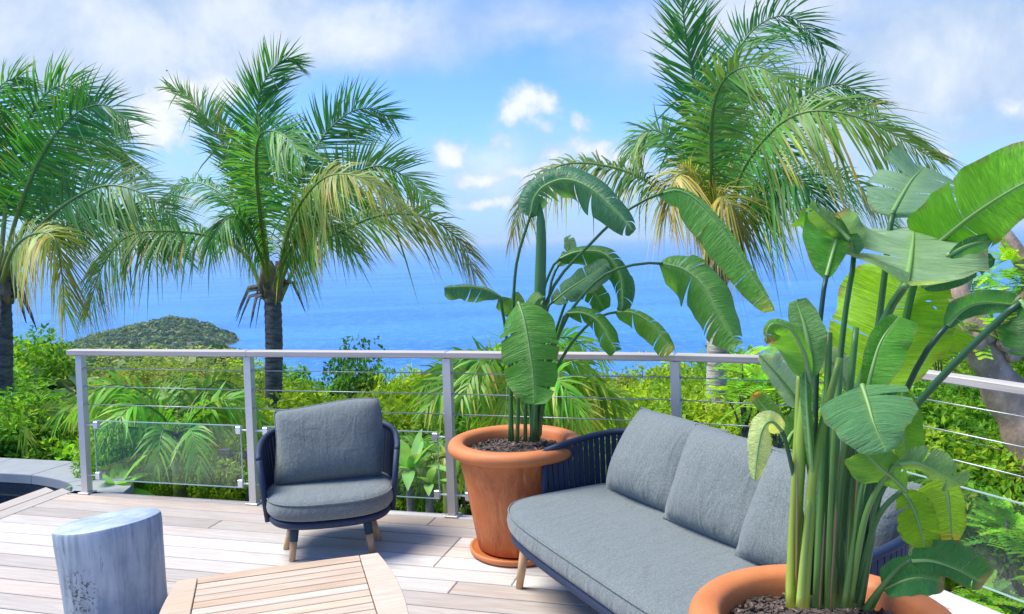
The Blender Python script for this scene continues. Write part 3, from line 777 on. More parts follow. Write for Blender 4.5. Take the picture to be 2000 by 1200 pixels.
# terracotta pots
def pot(name, c, rim_r, body_t, body_b, h, label, saucer_label):
    z0 = .028
    root = thing(name, (c[0], c[1], z0), 0, label, 'plant pot', 'terracotta pots')
    b = MB(); b.lathe([(body_b - .02, .0), (body_b, .012), (body_b + (body_t - body_b) * .35, h * .33), (body_b + (body_t - body_b) * .7, h * .64), (body_t, h - .085), (body_t + .004, h - .078)], 64, 0, True, False, .003); b.build('body', 'terra', root)
    b = MB(); rc = h - .035; rw = rim_r - body_t
    prof = [(body_t - .002, h - .082)] + [(body_t + rw - .036 + .036 * math.cos(a_), rc + .036 * math.sin(a_)) for a_ in [R(-75 + 22 * k) for k in range(9)]]
    prof += [(rim_r - .075, h - .002), (rim_r - .088, h - .02), (rim_r - .094, h - .05), (rim_r - .10, h - .14)]
    b.lathe(prof, 72); b.build('rim', 'terra_rim', root)
    b = MB(); rs = rim_r - .097; zs = h - .062
    prof = [(rs, zs - .012), (rs * .7, zs), (rs * .35, zs + .012), (.01, zs + .016)]
    b.lathe(prof, 40); so_ = b.build('soil', 'soil', root)
    b = MB(); rr_ = random.Random(5)
    for k in range(1100):
        q_ = rs * math.sqrt(rr_.random()) * .985; a_ = rr_.uniform(0, 6.283); L = rr_.uniform(.008, .028)
        rm = Matrix.Rotation(rr_.uniform(0, 6.28), 3, 'Z') @ Matrix.Rotation(rr_.gauss(0, .4), 3, 'X') @ Matrix.Rotation(rr_.gauss(0, .35), 3, 'Y')
        g = rr_.choice([.6, 1, 1.6, 2.6, 4.5])
        b.box((q_ * math.cos(a_), q_ * math.sin(a_), zs - .004 + .018 * (1 - q_ / rs) + rr_.uniform(0, .008)), (L, L * rr_.uniform(.25, .6), .004), rm, 0, 0, (g, g * .92, g * .85))
    ch = b.build('bark_chips', 'soil', so_, smooth=False); tag(ch, kind='stuff')
    sr = body_b + .048
    b = MB(); b.lathe([(.01, .0), (sr - .02, .0), (sr - .004, .012), (sr, .032), (sr - .006, .038), (sr - .016, .034), (sr - .022, .026), (.01, .024)], 64); s2 = b.build('saucer', 'terra_rim', None, loc=(c[0], c[1], 0.001))
    tag(s2, saucer_label, 'saucer', 'terracotta saucers')
    return root, zs + z0
PC1 = G(1013, 1074, 0)
pot('terracotta_pot', PC1, .366, .308, .218, .585, 'tall streaked terracotta pot between the armchair and the sofa', 'round terracotta saucer under the pot by the sofa end')
PC2 = G(1606, 1204, .655); PC2.z = 0
pot('terracotta_pot', PC2, .352, .30, .21, .64, 'terracotta pot at the bottom right corner holding the big plant, cut by the frame', 'terracotta saucer under the pot at the near end of the sofa')
#@@PLANTS
# ------------------------------------------------------------------ giant bird-of-paradise plants
VIEWC = CAM.copy()
def lerp3(a, b, t_): return tuple(x + (y - x) * t_ for x, y in zip(a, b))
def paddle_leaf(root, dep, stalk, rib, wl, wr, roll=0, roll1=None, fold=18, col=(.05, .16, .035), tip=None, cuts=4, seed=0,
                sr=(.013, .008), scol=(.045, .115, .035), wav=.018, curl=.25, shape=(.42, .36), gap=.03, droop=0.0):
    """stalk and rib: points (x, y, depth offset); wl, wr: half widths in metres, left / right of the rib as seen.
    The rib is the midrib of the blade; both halves hang from it as strips that may be torn apart."""
    rs = random.Random(seed * 7 + 1); o0 = root.location
    rp = smooth_path([P(x, y, dep + d) - o0 for x, y, d in rib], 30)
    NU = len(rp)
    if stalk:
        sp = smooth_path([P(x, y, dep + d) - o0 for x, y, d in stalk] + [rp[0], rp[1]], 18)
        b = MB(); n = len(sp)
        b.tube(sp, [sr[0] + (sr[1] - sr[0]) * (i / (n - 1)) ** .7 for i in range(n)], 10, 0, [lerp3(tuple(v * 1.25 for v in scol), scol, i / (n - 1)) for i in range(n)], True, .85)
        par = b.build('stalk', 'stalk', root)
    else: par = root
    T = [(rp[min(i + 1, NU - 1)] - rp[max(i - 1, 0)]).normalized() for i in range(NU)]
    S = []; Nn = []
    roll1 = roll if roll1 is None else roll1
    for i in range(NU):
        vw = (VIEWC - (rp[i] + o0)).normalized()
        s_ = T[i].cross(vw); s_ = s_.normalized() if s_.length > .05 else (S[-1] if S else rt.copy())
        if S and s_.dot(S[-1]) < 0 and abs(s_.dot(S[-1])) > .3: s_ = -s_
        rm = Matrix.Rotation(R(roll + (roll1 - roll) * i / (NU - 1)), 3, T[i]); s_ = rm @ s_
        S.append(s_); Nn.append(s_.cross(T[i]).normalized())
    mx = max((k / 40) ** shape[0] * (1 - k / 40) ** shape[1] for k in range(1, 40))
    def wprof(t_): return max(.0, t_) ** shape[0] * max(.0, 1 - t_) ** shape[1] / mx
    V, Fc, Cc, UV = [], [], [], []
    brown = (.20, .11, .045)
    for sg, wmax in ((-1, wl), (1, wr)):
        if wmax <= 0.002: continue
        ct = sorted(rs.uniform(.15, .95) for _ in range(cuts)); ed = [0.0] + ct + [1.0]
        for si, (a, c) in enumerate(zip(ed, ed[1:])):
            nu = max(3, int(round((c - a) * 30)) + 1); NV = 7; hang = rs.gauss(0, 4) + (rs.random() < .25) * rs.uniform(0, 14)
            g0 = gap * rs.random() if si else 0; g1 = gap * rs.random() if si < len(ed) - 2 else 0
            base = len(V)
            for i in range(nu):
                for j in range(NV):
                    v = j / (NV - 1); u = i / (nu - 1)
                    tt = a + (c - a) * u
                    tw = tt + (g0 * (1 - u) - g1 * u) * v ** 1.3 * .6
                    tm = min(1, max(0, tt)); fi = tm * (NU - 1); k = min(NU - 2, int(fi)); fr = fi - k
                    p = rp[k].lerp(rp[k + 1], fr); tg = T[k].lerp(T[k + 1], fr); ss = S[k].lerp(S[k + 1], fr).normalized(); nn = Nn[k].lerp(Nn[k + 1], fr).normalized()
                    wd = wmax * wprof(min(1, max(0, tw))) * (1 + .05 * math.sin(tt * 9 + seed * 1.7 + sg) + .03 * math.sin(tt * 23 + seed))
                    an = R(fold + hang * v + droop * v * 60 * -1) - curl * v
                    dr = ss * (sg * math.cos(an)) + nn * math.sin(an)
                    q_ = p + dr * wd * v + tg * (wd * v * .22 + (tw - tt) * .5) + nn * wav * min(1.0, wmax / .13) * v * v * (math.sin(tt * 11 + seed) + .5 * math.sin(tt * 21 + seed * 2 + sg))
                    q_ += Vector((0, 0, -1)) * droop * wd * v * v
                    V.append(tuple(q_)); UV.append((tt, sg * v))
                    cl = col
                    if tip and (tm > .86): cl = lerp3(col, tip, min(1, (tm - .86) / .1))
                    if v > .94 and rs.random() < .4: cl = lerp3(cl, brown, rs.uniform(.2, .9))
                    if v < .04: cl = lerp3(cl, (.22, .36, .14), .55)
                    Cc.append(cl)
            for i in range(nu - 1):
                for j in range(NV - 1):
                    f = (base + i * NV + j, base + (i + 1) * NV + j, base + (i + 1) * NV + j + 1, base + i * NV + j + 1)
                    Fc.append(f if sg > 0 else f[::-1])
    me = bpy.data.meshes.new('leaf'); me.from_pydata(V, [], Fc); me.materials.append(M['blade'])
    me.polygons.foreach_set('use_smooth', [True] * len(Fc))
    ca = me.color_attributes.new('Col', 'FLOAT_COLOR', 'POINT'); ca.data.foreach_set('color', np.c_[np.array(Cc, np.float32), np.ones(len(V), np.float32)].ravel())
    ul = me.uv_layers.new(name='UVMap'); li = np.empty(len(me.loops), np.int32); me.loops.foreach_get('vertex_index', li)
    ul.data.foreach_set('uv', np.array(UV, np.float32)[li].ravel())
    lf = link('leaf', me, par)
    b = MB(); rc = (.17, .30, .10)
    b.tube(rp, [max(.0012, sr[1] * .8 * (1 - i / (NU - 1)) ** .8) for i in range(NU)], 6, 0, rc)
    b.build('midrib', 'stalk', lf)
    return lf

GR = dict(deep=(.028, .115, .030), mid=(.055, .175, .035), lime=(.13, .29, .030), pale=(.16, .27, .19), blue=(.06, .16, .10), cream=(.42, .50, .26), yel=(.30, .34, .04))
PL1 = thing('potted_plant', (PC1.x, PC1.y, .53), 0, 'leafy plant with arching torn paddle leaves in the pot behind the sofa', 'plant', 'paddle-leaved plants in terracotta pots')
D1 = PC1.y
dk = (.016, .050, .030)
A = dict(root=PL1, dep=D1)
# tall leaf arching over to the right at the top left
paddle_leaf(**A, stalk=[(996, 862, 0), (999, 740, .02), (1001, 640, .02), (1008, 520, .0), (1030, 440, -.02)], rib=[(1036, 425, -.02), (1043, 388, -.03), (1064, 363, -.05), (1104, 350, -.08), (1150, 366, -.14), (1195, 405, -.2), (1238, 452, -.25)], wl=.125, wr=.125, roll=12, roll1=-8, fold=-14, col=GR['blue'], cuts=6, seed=1, droop=.3, gap=.05, shape=(.25, .45))
# rolled spear
sp_ = smooth_path([P(x, y, D1 + d) - PL1.location for x, y, d in ((1042, 862, 0), (1046, 760, 0), (1052, 640, 0), (1056, 520, 0), (1057, 450, 0), (1054, 398, 0))], 26)
b = MB(); b.tube(sp_, [.024, .024, .023, .022, .021, .021, .022, .024, .027, .030, .033, .035, .036, .036, .036, .036, .035, .035, .034, .033, .032, .031, .029, .026, .019, .005], 14, 0, [(.045, .11, .05)] * 8 + [(.07, .18, .06)] * 18, True, .8); b.build('rolled_leaf', 'stalk', PL1)
# long one reaching far right
paddle_leaf(**A, stalk=[(1040, 862, .02), (1048, 720, .04), (1062, 610, .03), (1092, 543, 0), (1150, 480, -.03), (1204, 427, -.06), (1254, 394, -.08)], rib=[(1284, 381, -.1), (1322, 372, -.12), (1362, 392, -.15), (1412, 446, -.2), (1462, 525, -.25), (1514, 608, -.3)], wl=.022, wr=.135, roll=-10, roll1=8, fold=4, gap=.02, shape=(.28, .4), col=(.10, .25, .05), cuts=3, seed=2, wav=.008, tip=(.30, .34, .07))
# large drooping leaf mid right
paddle_leaf(**A, stalk=[(1046, 862, .03), (1058, 780, .03), (1082, 680, .02), (1120, 600, -.02), (1180, 538, -.06), (1240, 517, -.1)], rib=[(1287, 514, -.12), (1335, 526, -.16), (1375, 560, -.2), (1405, 612, -.25), (1440, 676, -.3)], wl=.135, wr=.165, roll=8, roll1=-4, fold=-12, col=(.085, .22, .05), cuts=4, seed=3, droop=.25, gap=.03, shape=(.3, .5))
# big leaf hanging in front
paddle_leaf(**A, stalk=[(1010, 864, -.02), (1012, 780, -.03), (1008, 690, -.06), (1006, 620, -.12)], rib=[(1012, 590, -.18), (1024, 625, -.25), (1034, 680, -.3), (1041, 730, -.32), (1044, 790, -.33)], wl=.155, wr=.165, roll=4, fold=-7, col=(.075, .235, .035), cuts=4, seed=4, wav=.016, shape=(.28, .45), gap=.045, curl=.2)
# shorter ones
paddle_leaf(**A, stalk=[(1050, 862, .02), (1062, 760, .02), (1080, 690, 0), (1095, 640, -.02)], rib=[(1104, 612, -.03), (1140, 612, -.06), (1172, 632, -.1), (1203, 686, -.15)], wl=.075, wr=.085, roll=10, fold=-18, col=(.06, .19, .03), cuts=4, seed=5, droop=.3)
paddle_leaf(**A, stalk=[(1048, 862, .06), (1070, 760, .06), (1110, 680, .03), (1160, 625, -.01)], rib=[(1200, 610, -.03), (1238, 612, -.06), (1278, 638, -.1), (1314, 686, -.15)], wl=.06, wr=.095, roll=-8, fold=-15, col=(.11, .25, .04), cuts=4, seed=6, tip=(.45, .40, .06), droop=.2)
paddle_leaf(**A, stalk=[(1000, 862, .0), (996, 740, .02), (988, 650, .03), (980, 600, .02)], rib=[(978, 580, .02), (950, 566, -.01), (915, 560, -.05), (868, 562, -.1)], wl=.075, wr=.05, roll=30, fold=-20, col=GR['blue'], cuts=2, seed=7, droop=.1)
paddle_leaf(**A, stalk=[(1046, 850, .05), (1052, 700, .06), (1066, 610, .08)], rib=[(1078, 592, .08), (1110, 566, .06), (1150, 540, .04), (1188, 512, .02)], wl=.07, wr=.09, roll=-30, fold=12, col=(.09, .20, .12), cuts=2, seed=8)
paddle_leaf(**A, stalk=[(1050, 850, .08), (1054, 680, .1), (1062, 570, .1), (1078, 525, .1)], rib=[(1088, 508, .1), (1128, 492, .08), (1180, 496, .05), (1212, 540, .0), (1216, 606, -.04)], wl=.085, wr=.09, roll=-16, roll1=14, fold=-16, col=(.045, .15, .035), cuts=4, seed=9, droop=.3)
paddle_leaf(**A, stalk=[(1054, 850, .1), (1066, 720, .12), (1098, 610, .12)], rib=[(1120, 560, .12), (1140, 560, .1), (1165, 580, .08), (1180, 606, .06)], wl=.07, wr=.07, roll=0, fold=-10, col=(.05, .17, .03), cuts=2, seed=10)
paddle_leaf(**A, stalk=[(1044, 850, -.02), (1048, 760, -.04), (1056, 640, -.06)], rib=[(1064, 580, -.08), (1048, 590, -.11), (1036, 625, -.14), (1030, 668, -.15)], wl=.06, wr=.065, roll=-20, fold=14, col=(.12, .24, .17), cuts=2, seed=11)
paddle_leaf(**A, stalk=[(1040, 850, .08), (1030, 740, .12), (1020, 660, .14)], rib=[(1012, 640, .14), (1000, 610, .12), (985, 595, .1), (972, 592, .08)], wl=.05, wr=.05, roll=0, fold=-10, col=(.05, .15, .05), cuts=1, seed=12)
paddle_leaf(**A, stalk=[(1052, 855, .1), (1060, 700, .14), (1075, 560, .18)], rib=[(1090, 520, .2), (1105, 500, .2), (1112, 480, .2), (1106, 462, .2)], wl=.03, wr=.045, roll=0, fold=20, col=GR['pale'], cuts=1, seed=13)
paddle_leaf(**A, stalk=[(1026, 862, .0), (1026, 780, .0), (1024, 700, .02)], rib=[(1022, 690, .03), (1020, 650, .05), (1016, 610, .06), (1006, 570, .06)], wl=.045, wr=.04, roll=20, fold=25, col=(.09, .20, .08), cuts=1, seed=14)

PL2 = thing('potted_plant', (PC2.x, PC2.y, .6), 0, 'huge plant with broad glossy paddle leaves in the nearest pot at right', 'plant', 'paddle-leaved plants in terracotta pots')
D2 = PC2.y
B = dict(root=PL2, dep=D2)
sc_ = (.20, .30, .05); sg2 = (.045, .12, .045)
# back: big backlit leaf behind the stems
paddle_leaf(**B, stalk=[(1640, 1160, .08), (1652, 960, .14), (1672, 800, .2)], rib=[(1690, 765, .24), (1715, 690, .3), (1745, 600, .36), (1772, 520, .4)], wl=.165, wr=.175, roll=-6, fold=6, col=(.20, .38, .02), cuts=4, seed=31, sr=(.017, .010), scol=sg2, shape=(.25, .3), gap=.03, curl=.1)
paddle_leaf(**B, stalk=[(1662, 1160, .12), (1690, 960, .2), (1745, 780, .28)], rib=[(1790, 700, .3), (1815, 655, .32), (1840, 620, .34), (1868, 600, .36)], wl=.10, wr=.11, roll=0, fold=-4, col=(.22, .40, .02), cuts=3, seed=32, sr=(.014, .009), scol=sg2)
# broad leaf facing up, foreshortened; sky sheen is put into its pale colour
paddle_leaf(**B, stalk=[(1616, 1160, -.02), (1650, 900, .0), (1690, 720, .02), (1740, 600, .02)], rib=[(1768, 560, -.06), (1776, 522, .02), (1782, 482, .14), (1787, 440, .34)], wl=.185, wr=.20, roll=6, roll1=-8, fold=-4, col=(.20, .32, .24), cuts=3, seed=33, sr=(.018, .012), scol=(.05, .14, .045), shape=(.4, .5), gap=.02, curl=-.1, wav=.03)
# leaf with its dark back to us, top left
paddle_leaf(**B, stalk=[(1580, 1160, -.05), (1590, 900, -.04), (1596, 700, -.02), (1606, 590, -.01)], rib=[(1612, 548, 0), (1622, 510, .02), (1633, 470, .06), (1640, 440, .16), (1638, 425, .3)], wl=.125, wr=.055, roll=4, fold=0, col=(.05, .19, .02), cuts=0, seed=34, sr=(.011, .007), scol=dk, shape=(.5, .12), curl=.05)
paddle_leaf(**B, stalk=[], rib=[(1660, 470, .05), (1640, 450, .06), (1612, 428, .05), (1580, 402, .03)], wl=.03, wr=.035, roll=20, fold=-20, col=(.10, .22, .06), cuts=1, seed=35)
paddle_leaf(**B, stalk=[(1600, 1160, .03), (1626, 850, .05), (1650, 620, .07), (1665, 530, .1)], rib=[(1668, 505, .12), (1662, 470, .1), (1650, 440, .08), (1636, 418, .06)], wl=.05, wr=.045, roll=-10, fold=-10, col=(.14, .26, .20), cuts=1, seed=36, gap=.02, tip=(.3, .2, .1))
# pale leaf at the top, back
paddle_leaf(**B, stalk=[(1660, 1160, .1), (1690, 850, .2), (1725, 560, .3)], rib=[(1742, 418, .34), (1760, 385, .4), (1782, 350, .5), (1806, 326, .62)], wl=.12, wr=.21, roll=-14, fold=10, col=(.15, .27, .20), cuts=3, seed=37, sr=(.014, .010), shape=(.3, .3))
# big backlit leaf at the top right, its underside to us
paddle_leaf(**B, stalk=[(1680, 1160, .08), (1720, 880, .2), (1770, 620, .32)], rib=[(1800, 500, .32), (1842, 468, .16), (1888, 430, 0), (1942, 392, -.12), (2004, 356, -.2), (2080, 322, -.26)], wl=.118, wr=.085, roll=-4, fold=-3, col=(.125, .33, .015), cuts=2, seed=38, sr=(.016, .012), scol=(.04, .14, .02), shape=(.16, .25), gap=.015, curl=.12)
paddle_leaf(**B, stalk=[], rib=[(1850, 500, -.05), (1890, 480, -.04), (1930, 470, -.03), (1958, 468, 0)], wl=.02, wr=.035, roll=30, fold=0, col=(.035, .13, .06), cuts=1, seed=39)
paddle_leaf(**B, stalk=[], rib=[(1800, 560, .1), (1850, 545, .1), (1900, 520, .1), (1940, 505, .12)], wl=.03, wr=.04, roll=20, fold=0, col=(.03, .12, .05), cuts=1, seed=40)
# right arching ones
paddle_leaf(**B, stalk=[(1668, 1160, -.02), (1720, 900, -.05), (1790, 720, -.1)], rib=[(1846, 640, -.12), (1880, 606, -.13), (1920, 592, -.14), (1990, 596, -.15)], wl=.045, wr=.03, roll=30, fold=30, col=(.035, .13, .06), cuts=1, seed=41, sr=(.012, .008), scol=dk)
paddle_leaf(**B, stalk=[(1680, 1160, -.1), (1700, 950, -.15), (1745, 850, -.2), (1850, 725, -.28)], rib=[(1992, 588, -.38), (2010, 610, -.4), (2014, 650, -.4), (2010, 700, -.38)], wl=.075, wr=.08, roll=0, fold=-12, col=(.05, .17, .05), cuts=1, seed=42, sr=(.014, .009), scol=(.016, .065, .026))
# upright half-folded leaf in the middle
paddle_leaf(**B, stalk=[(1640, 1160, -.06), (1655, 960, -.08), (1675, 820, -.1)], rib=[(1692, 772, -.11), (1704, 720, -.11), (1722, 665, -.1), (1756, 618, -.08)], wl=.03, wr=.072, roll=-10, fold=30, col=(.06, .22, .025), cuts=0, seed=43, sr=(.013, .009), shape=(.4, .3))
# heart-shaped pale one facing us
paddle_leaf(**B, stalk=[(1628, 1160, -.1), (1640, 960, -.14), (1665, 820, -.2)], rib=[(1684, 752, -.24), (1696, 790, -.29), (1708, 830, -.33), (1732, 884, -.36)], wl=.095, wr=.105, roll=0, fold=10, col=(.11, .27, .14), cuts=1, seed=44, shape=(.16, .6), curl=.3, wav=.008)
paddle_leaf(**B, stalk=[], rib=[(1765, 760, -.1), (1762, 800, -.1), (1765, 850, -.1), (1772, 905, -.1)], wl=.05, wr=.03, roll=0, fold=0, col=(.13, .30, .03), cuts=0, seed=45)
# left: upright pair of a just-opened leaf
paddle_leaf(**B, stalk=[(1548, 1170, -.12), (1556, 980, -.13), (1566, 850, -.13)], rib=[(1578, 740, -.13), (1580, 690, -.13), (1572, 640, -.12), (1555, 586, -.1)], wl=.035, wr=.045, roll=10, fold=24, col=(.12, .27, .10), cuts=0, seed=46, sr=(.022, .016), scol=sc_, shape=(.35, .3))
paddle_leaf(**B, stalk=[], rib=[(1582, 748, -.15), (1570, 690, -.17), (1545, 645, -.19), (1512, 632, -.2), (1498, 646, -.2), (1498, 672, -.2)], wl=.072, wr=.018, roll=0, fold=-12, col=(.10, .27, .04), cuts=1, seed=47, tip=(.25, .16, .06), shape=(.3, .5))
# sheath: rolled young leaf on the left stem
def rolled(root, dep, pts, rad, col, name='rolled_leaf'):
    sp = smooth_path([P(x, y, dep + d) - root.location for x, y, d in pts], 20)
    b = MB(); n = len(rad); b.tube(sp, [rad[min(n - 1, int(i / 19 * (n - 1)))] + (rad[min(n - 1, int(i / 19 * (n - 1)) + 1)] - rad[min(n - 1, int(i / 19 * (n - 1)))]) * ((i / 19 * (n - 1)) % 1) for i in range(20)], 14, 0, col, True, .75)
    return b.build(name, 'stalk', root)
paddle_leaf(**B, stalk=[], rib=[(1590, 965, -.15), (1582, 870, -.17), (1576, 790, -.17), (1572, 700, -.15)], wl=.045, wr=.042, roll=0, fold=-48, curl=.5, col=(.11, .25, .10), cuts=0, seed=62, shape=(.25, .2), wav=.004)
# thick stems of the clump: yellowish at the left, dark green behind
for (x0, x1, y1, d0, d1, r_, c_, x2, y2) in [(1545, 1556, 880, -.16, -.13, .019, (.30, .36, .05), 1562, 720), (1568, 1592, 900, -.18, -.15, .021, (.27, .35, .05), 1640, 700), (1562, 1580, 990, -.2, -.17, .014, (.30, .38, .07), 1592, 900),
                                          (1598, 1612, 850, -.1, -.05, .020, (.09, .19, .05), 1620, 650), (1622, 1632, 860, -.12, -.09, .022, (.13, .24, .06), 1640, 700), (1640, 1652, 850, -.08, -.05, .020, (.10, .21, .06), 1672, 640),
                                          (1660, 1672, 900, -.06, -.03, .021, (.15, .25, .06), 1700, 720), (1648, 1690, 930, -.16, -.18, .011, (.10, .20, .05), 1742, 860), (1680, 1722, 960, -.12, -.16, .013, (.06, .14, .05), 1766, 930),
                                          (1585, 1600, 960, -.02, .03, .022, (.06, .12, .04), 1612, 760), (1656, 1664, 1000, .05, .08, .02, (.06, .12, .03), 1690, 780)]:
    sp = smooth_path([P(x0, 1185, D2 + d0) - PL2.location, P((x0 + x1) / 2 - 1, (1185 + y1) / 2, D2 + (d0 + d1) / 2) - PL2.location, P(x1, y1, D2 + d1) - PL2.location, P(x2, y2, D2 + d1 + .05) - PL2.location], 16)
    b = MB(); b.tube(sp, [r_ * .86 * (1 - .45 * i / 15) for i in range(16)], 10, 0, [lerp3(c_, lerp3(c_, (.05, .14, .04), .6), i / 15) for i in range(16)], True, .8); b.build('stem', 'stalk', PL2)
for (x, y0_, y1_, d, wd) in [(1556, 1150, 900, -.17, .006), (1622, 1190, 880, -.13, .007), (1660, 1180, 870, -.12, .006), (1600, 1190, 1000, -.13, .005)]:    # dry brown sheath edges
    sp = smooth_path([P(x + (y0_ - yy) * .06 * (1 if x > 1580 else .1), yy, D2 + d - .005) - PL2.location for yy in (y0_, (y0_ + y1_) / 2, y1_)], 10)
    b = MB(); b.tube(sp, [wd * .6, wd, wd, wd, wd, wd, wd * .9, wd * .8, wd * .6, wd * .2], 6, 0, (.34, .22, .11), True, .35); b.build('dry_sheath', 'stalk', PL2)
# lower right: drooping yellow-green ones
paddle_leaf(**B, stalk=[(1660, 1170, -.14), (1690, 1010, -.2), (1730, 930, -.24)], rib=[(1752, 905, -.26), (1790, 905, -.27), (1838, 925, -.28), (1882, 950, -.29)], wl=.045, wr=.06, roll=35, fold=-16, col=(.15, .27, .12), cuts=2, seed=51, sr=(.011, .007), scol=(.10, .2, .05))
paddle_leaf(**B, stalk=[(1672, 1175, -.1), (1710, 1020, -.16)], rib=[(1762, 958, -.2), (1780, 985, -.22), (1794, 1020, -.23), (1806, 1070, -.24)], wl=.045, wr=.05, roll=6, fold=10, col=(.22, .40, .02), cuts=1, seed=52, sr=(.012, .007), scol=(.05, .13, .05), shape=(.4, .4))
paddle_leaf(**B, stalk=[], rib=[(1812, 900, -.14), (1838, 920, -.16), (1852, 975, -.18), (1860, 1056, -.2)], wl=.035, wr=.075, roll=0, fold=14, col=(.21, .38, .02), tip=(.36, .32, .05), cuts=1, seed=53, shape=(.45, .4), curl=.15)
paddle_leaf(**B, stalk=[], rib=[(1770, 960, -.22), (1745, 935, -.24), (1720, 915, -.26), (1685, 880, -.28)], wl=.07, wr=.05, roll=-10, fold=-14, col=(.12, .28, .05), cuts=1, seed=54)
paddle_leaf(**B, stalk=[(1690, 1190, -.14), (1720, 1150, -.18), (1755, 1110, -.2)], rib=[(1776, 1096, -.22), (1820, 1096, -.24), (1868, 1112, -.25), (1922, 1142, -.26)], wl=.06, wr=.03, roll=10, fold=22, col=(.045, .17, .05), tip=(.32, .20, .11), cuts=1, seed=55, sr=(.010, .007), shape=(.4, .35))
paddle_leaf(**B, stalk=[(1700, 1190, -.12), (1712, 1170, -.15)], rib=[(1722, 1152, -.17), (1760, 1136, -.2), (1800, 1128, -.22), (1845, 1138, -.23)], wl=.055, wr=.04, roll=0, fold=8, col=(.05, .20, .08), tip=(.30, .2, .1), cuts=0, seed=56, sr=(.009, .006), shape=(.4, .35))
# left: cream hanging leaf, dark one behind it and a bluish one
paddle_leaf(**B, stalk=[(1572, 1150, -.1), (1566, 1010, -.12), (1548, 920, -.14), (1536, 868, -.15)], rib=[(1530, 846, -.16), (1508, 824, -.18), (1490, 836, -.2), (1480, 880, -.21), (1474, 940, -.21)], wl=.035, wr=.03, roll=0, fold=-12, col=(.45, .52, .28), cuts=0, seed=57, sr=(.008, .006), scol=(.03, .08, .04), shape=(.3, .5))
paddle_leaf(**B, stalk=[], rib=[(1535, 870, -.1), (1545, 850, -.08), (1560, 830, -.06), (1572, 800, -.05)], wl=.035, wr=.035, roll=0, fold=10, col=(.06, .18, .03), cuts=0, seed=58)
paddle_leaf(**B, stalk=[], rib=[(1538, 860, -.05), (1520, 830, -.04), (1500, 805, -.03), (1470, 770, -.02)], wl=.018, wr=.03, roll=0, fold=10, col=(.08, .20, .03), cuts=0, seed=59, tip=(.5, .25, .06))
paddle_leaf(**B, stalk=[], rib=[(1562, 800, .02), (1545, 768, .02), (1520, 735, .02), (1482, 692, .02)], wl=.03, wr=.06, roll=-15, fold=10, col=(.22, .33, .34), cuts=0, seed=60, shape=(.3, .6))
paddle_leaf(**B, stalk=[], rib=[(1652, 760, .1), (1640, 730, .1), (1622, 705, .1), (1598, 690, .1)], wl=.03, wr=.045, roll=0, fold=10, col=(.20, .30, .28), cuts=0, seed=61)

# ------------------------------------------------------------------ palms
def frond(root, pts, dep, Lm, roll=0, roll1=None, g=.25, n=132, col=(.05, .145, .04), tipc=(.07, .17, .05), brown=0.0, seed=0, wid=.0235, wind=.17, ang=(.55, 1.3), pet=.27, rr=.028, asym=1.0):
    """feather frond: rachis tube and narrow leaflets on both sides; pts (x, y, depth offset)"""
    rs = random.Random(seed * 13 + 5); o0 = root.location
    path = smooth_path([P(x, y, dep + d) - o0 for x, y, d in pts], 40); NP = len(path)
    b = MB(); b.tube(path, [max(.002, rr * (1 - .9 * (i / (NP - 1)))) for i in range(NP)], 6, 1, [lerp3((.26, .28, .07), (.12, .20, .06), min(1, 2.2 * i / (NP - 1))) for i in range(NP)])
    roll1 = roll if roll1 is None else roll1; ang = ang
    W = Vector((1, .1, 0)) * wind; last = None
    for k in range(n):
        t_ = pet + (1 - pet) * (k + rs.uniform(-.2, .2)) / (n - 1); t_ = min(.998, max(.02, t_)); fi = t_ * (NP - 1); i = min(NP - 2, int(fi)); p = path[i].lerp(path[i + 1], fi - i)
        T = (path[min(NP - 1, i + 2)] - path[max(0, i - 1)]).normalized()
        vw = (VIEWC - (p + o0)).normalized(); s_ = T.cross(vw); s_ = s_.normalized() if s_.length > .08 else (last or rt.copy())
        if last is not None and s_.dot(last) < 0: s_ = -s_
        last = s_.copy()
        s_ = Matrix.Rotation(R(roll + (roll1 - roll) * t_), 3, T) @ s_; nn = s_.cross(T)
        u = (t_ - pet) / (1 - pet)
        Lk = 1.1 * Lm * (.35 + .65 * math.sin(math.pi * min(1, (u * .80 + .16)))) * rs.uniform(.78, 1.1)
        a = ang[0] + (ang[1] - ang[0]) * (1 - u) ** .8
        for sg in (-1, 1):
            if rs.random() < .07: continue
            aa = a + rs.gauss(0, .11) + .12 * math.sin(u * 19 + seed + sg); D = (T * math.cos(aa) + s_ * sg * math.sin(aa) + nn * rs.gauss(.12, .13)).normalized()
            if rs.random() < .04: D = (D + Vector((0, 0, -1.2))).normalized()
            LL = Lk * (asym if sg > 0 else 1); gg = g * rs.uniform(.6, 1.5) + (.25 if rs.random() < .12 else 0); w0 = wid * rs.uniform(.8, 1.15) * (.6 + .4 * math.sin(math.pi * min(1, u + .15)))
            pw = T - D * T.dot(D); pw = pw.normalized() if pw.length > .05 else nn
            isb = rs.random() < brown; bt = rs.uniform(.3, .8) if isb else rs.uniform(.85, 1.3)
            base = lerp3(col, tipc, u); base = tuple(c * rs.uniform(.8, 1.25) for c in base)
            vv, cc = [], []
            bc = rs.choice([(.42, .30, .12), (.36, .19, .07), (.50, .42, .10), (.32, .28, .06)])
            for j, tau in enumerate((0, .3, .62, 1.0)):
                q_ = p + D * LL * tau + (Vector((0, 0, -1)) * gg + W) * LL * tau * tau
                wj = w0 * (.55, 1.0, .72, .06)[j] * .5
                vv += [q_ - pw * wj, q_ + pw * wj]
                cl = base if tau < bt else lerp3(base, bc, min(1, (tau - bt) / .25 + .4)); cc += [cl, cl]
            b.add(vv, [(0, 1, 3, 2), (2, 3, 5, 4), (4, 5, 7, 6)], 0, cc)
    return b.build('frond', ['frond', 'stalk'], root, smooth=True)
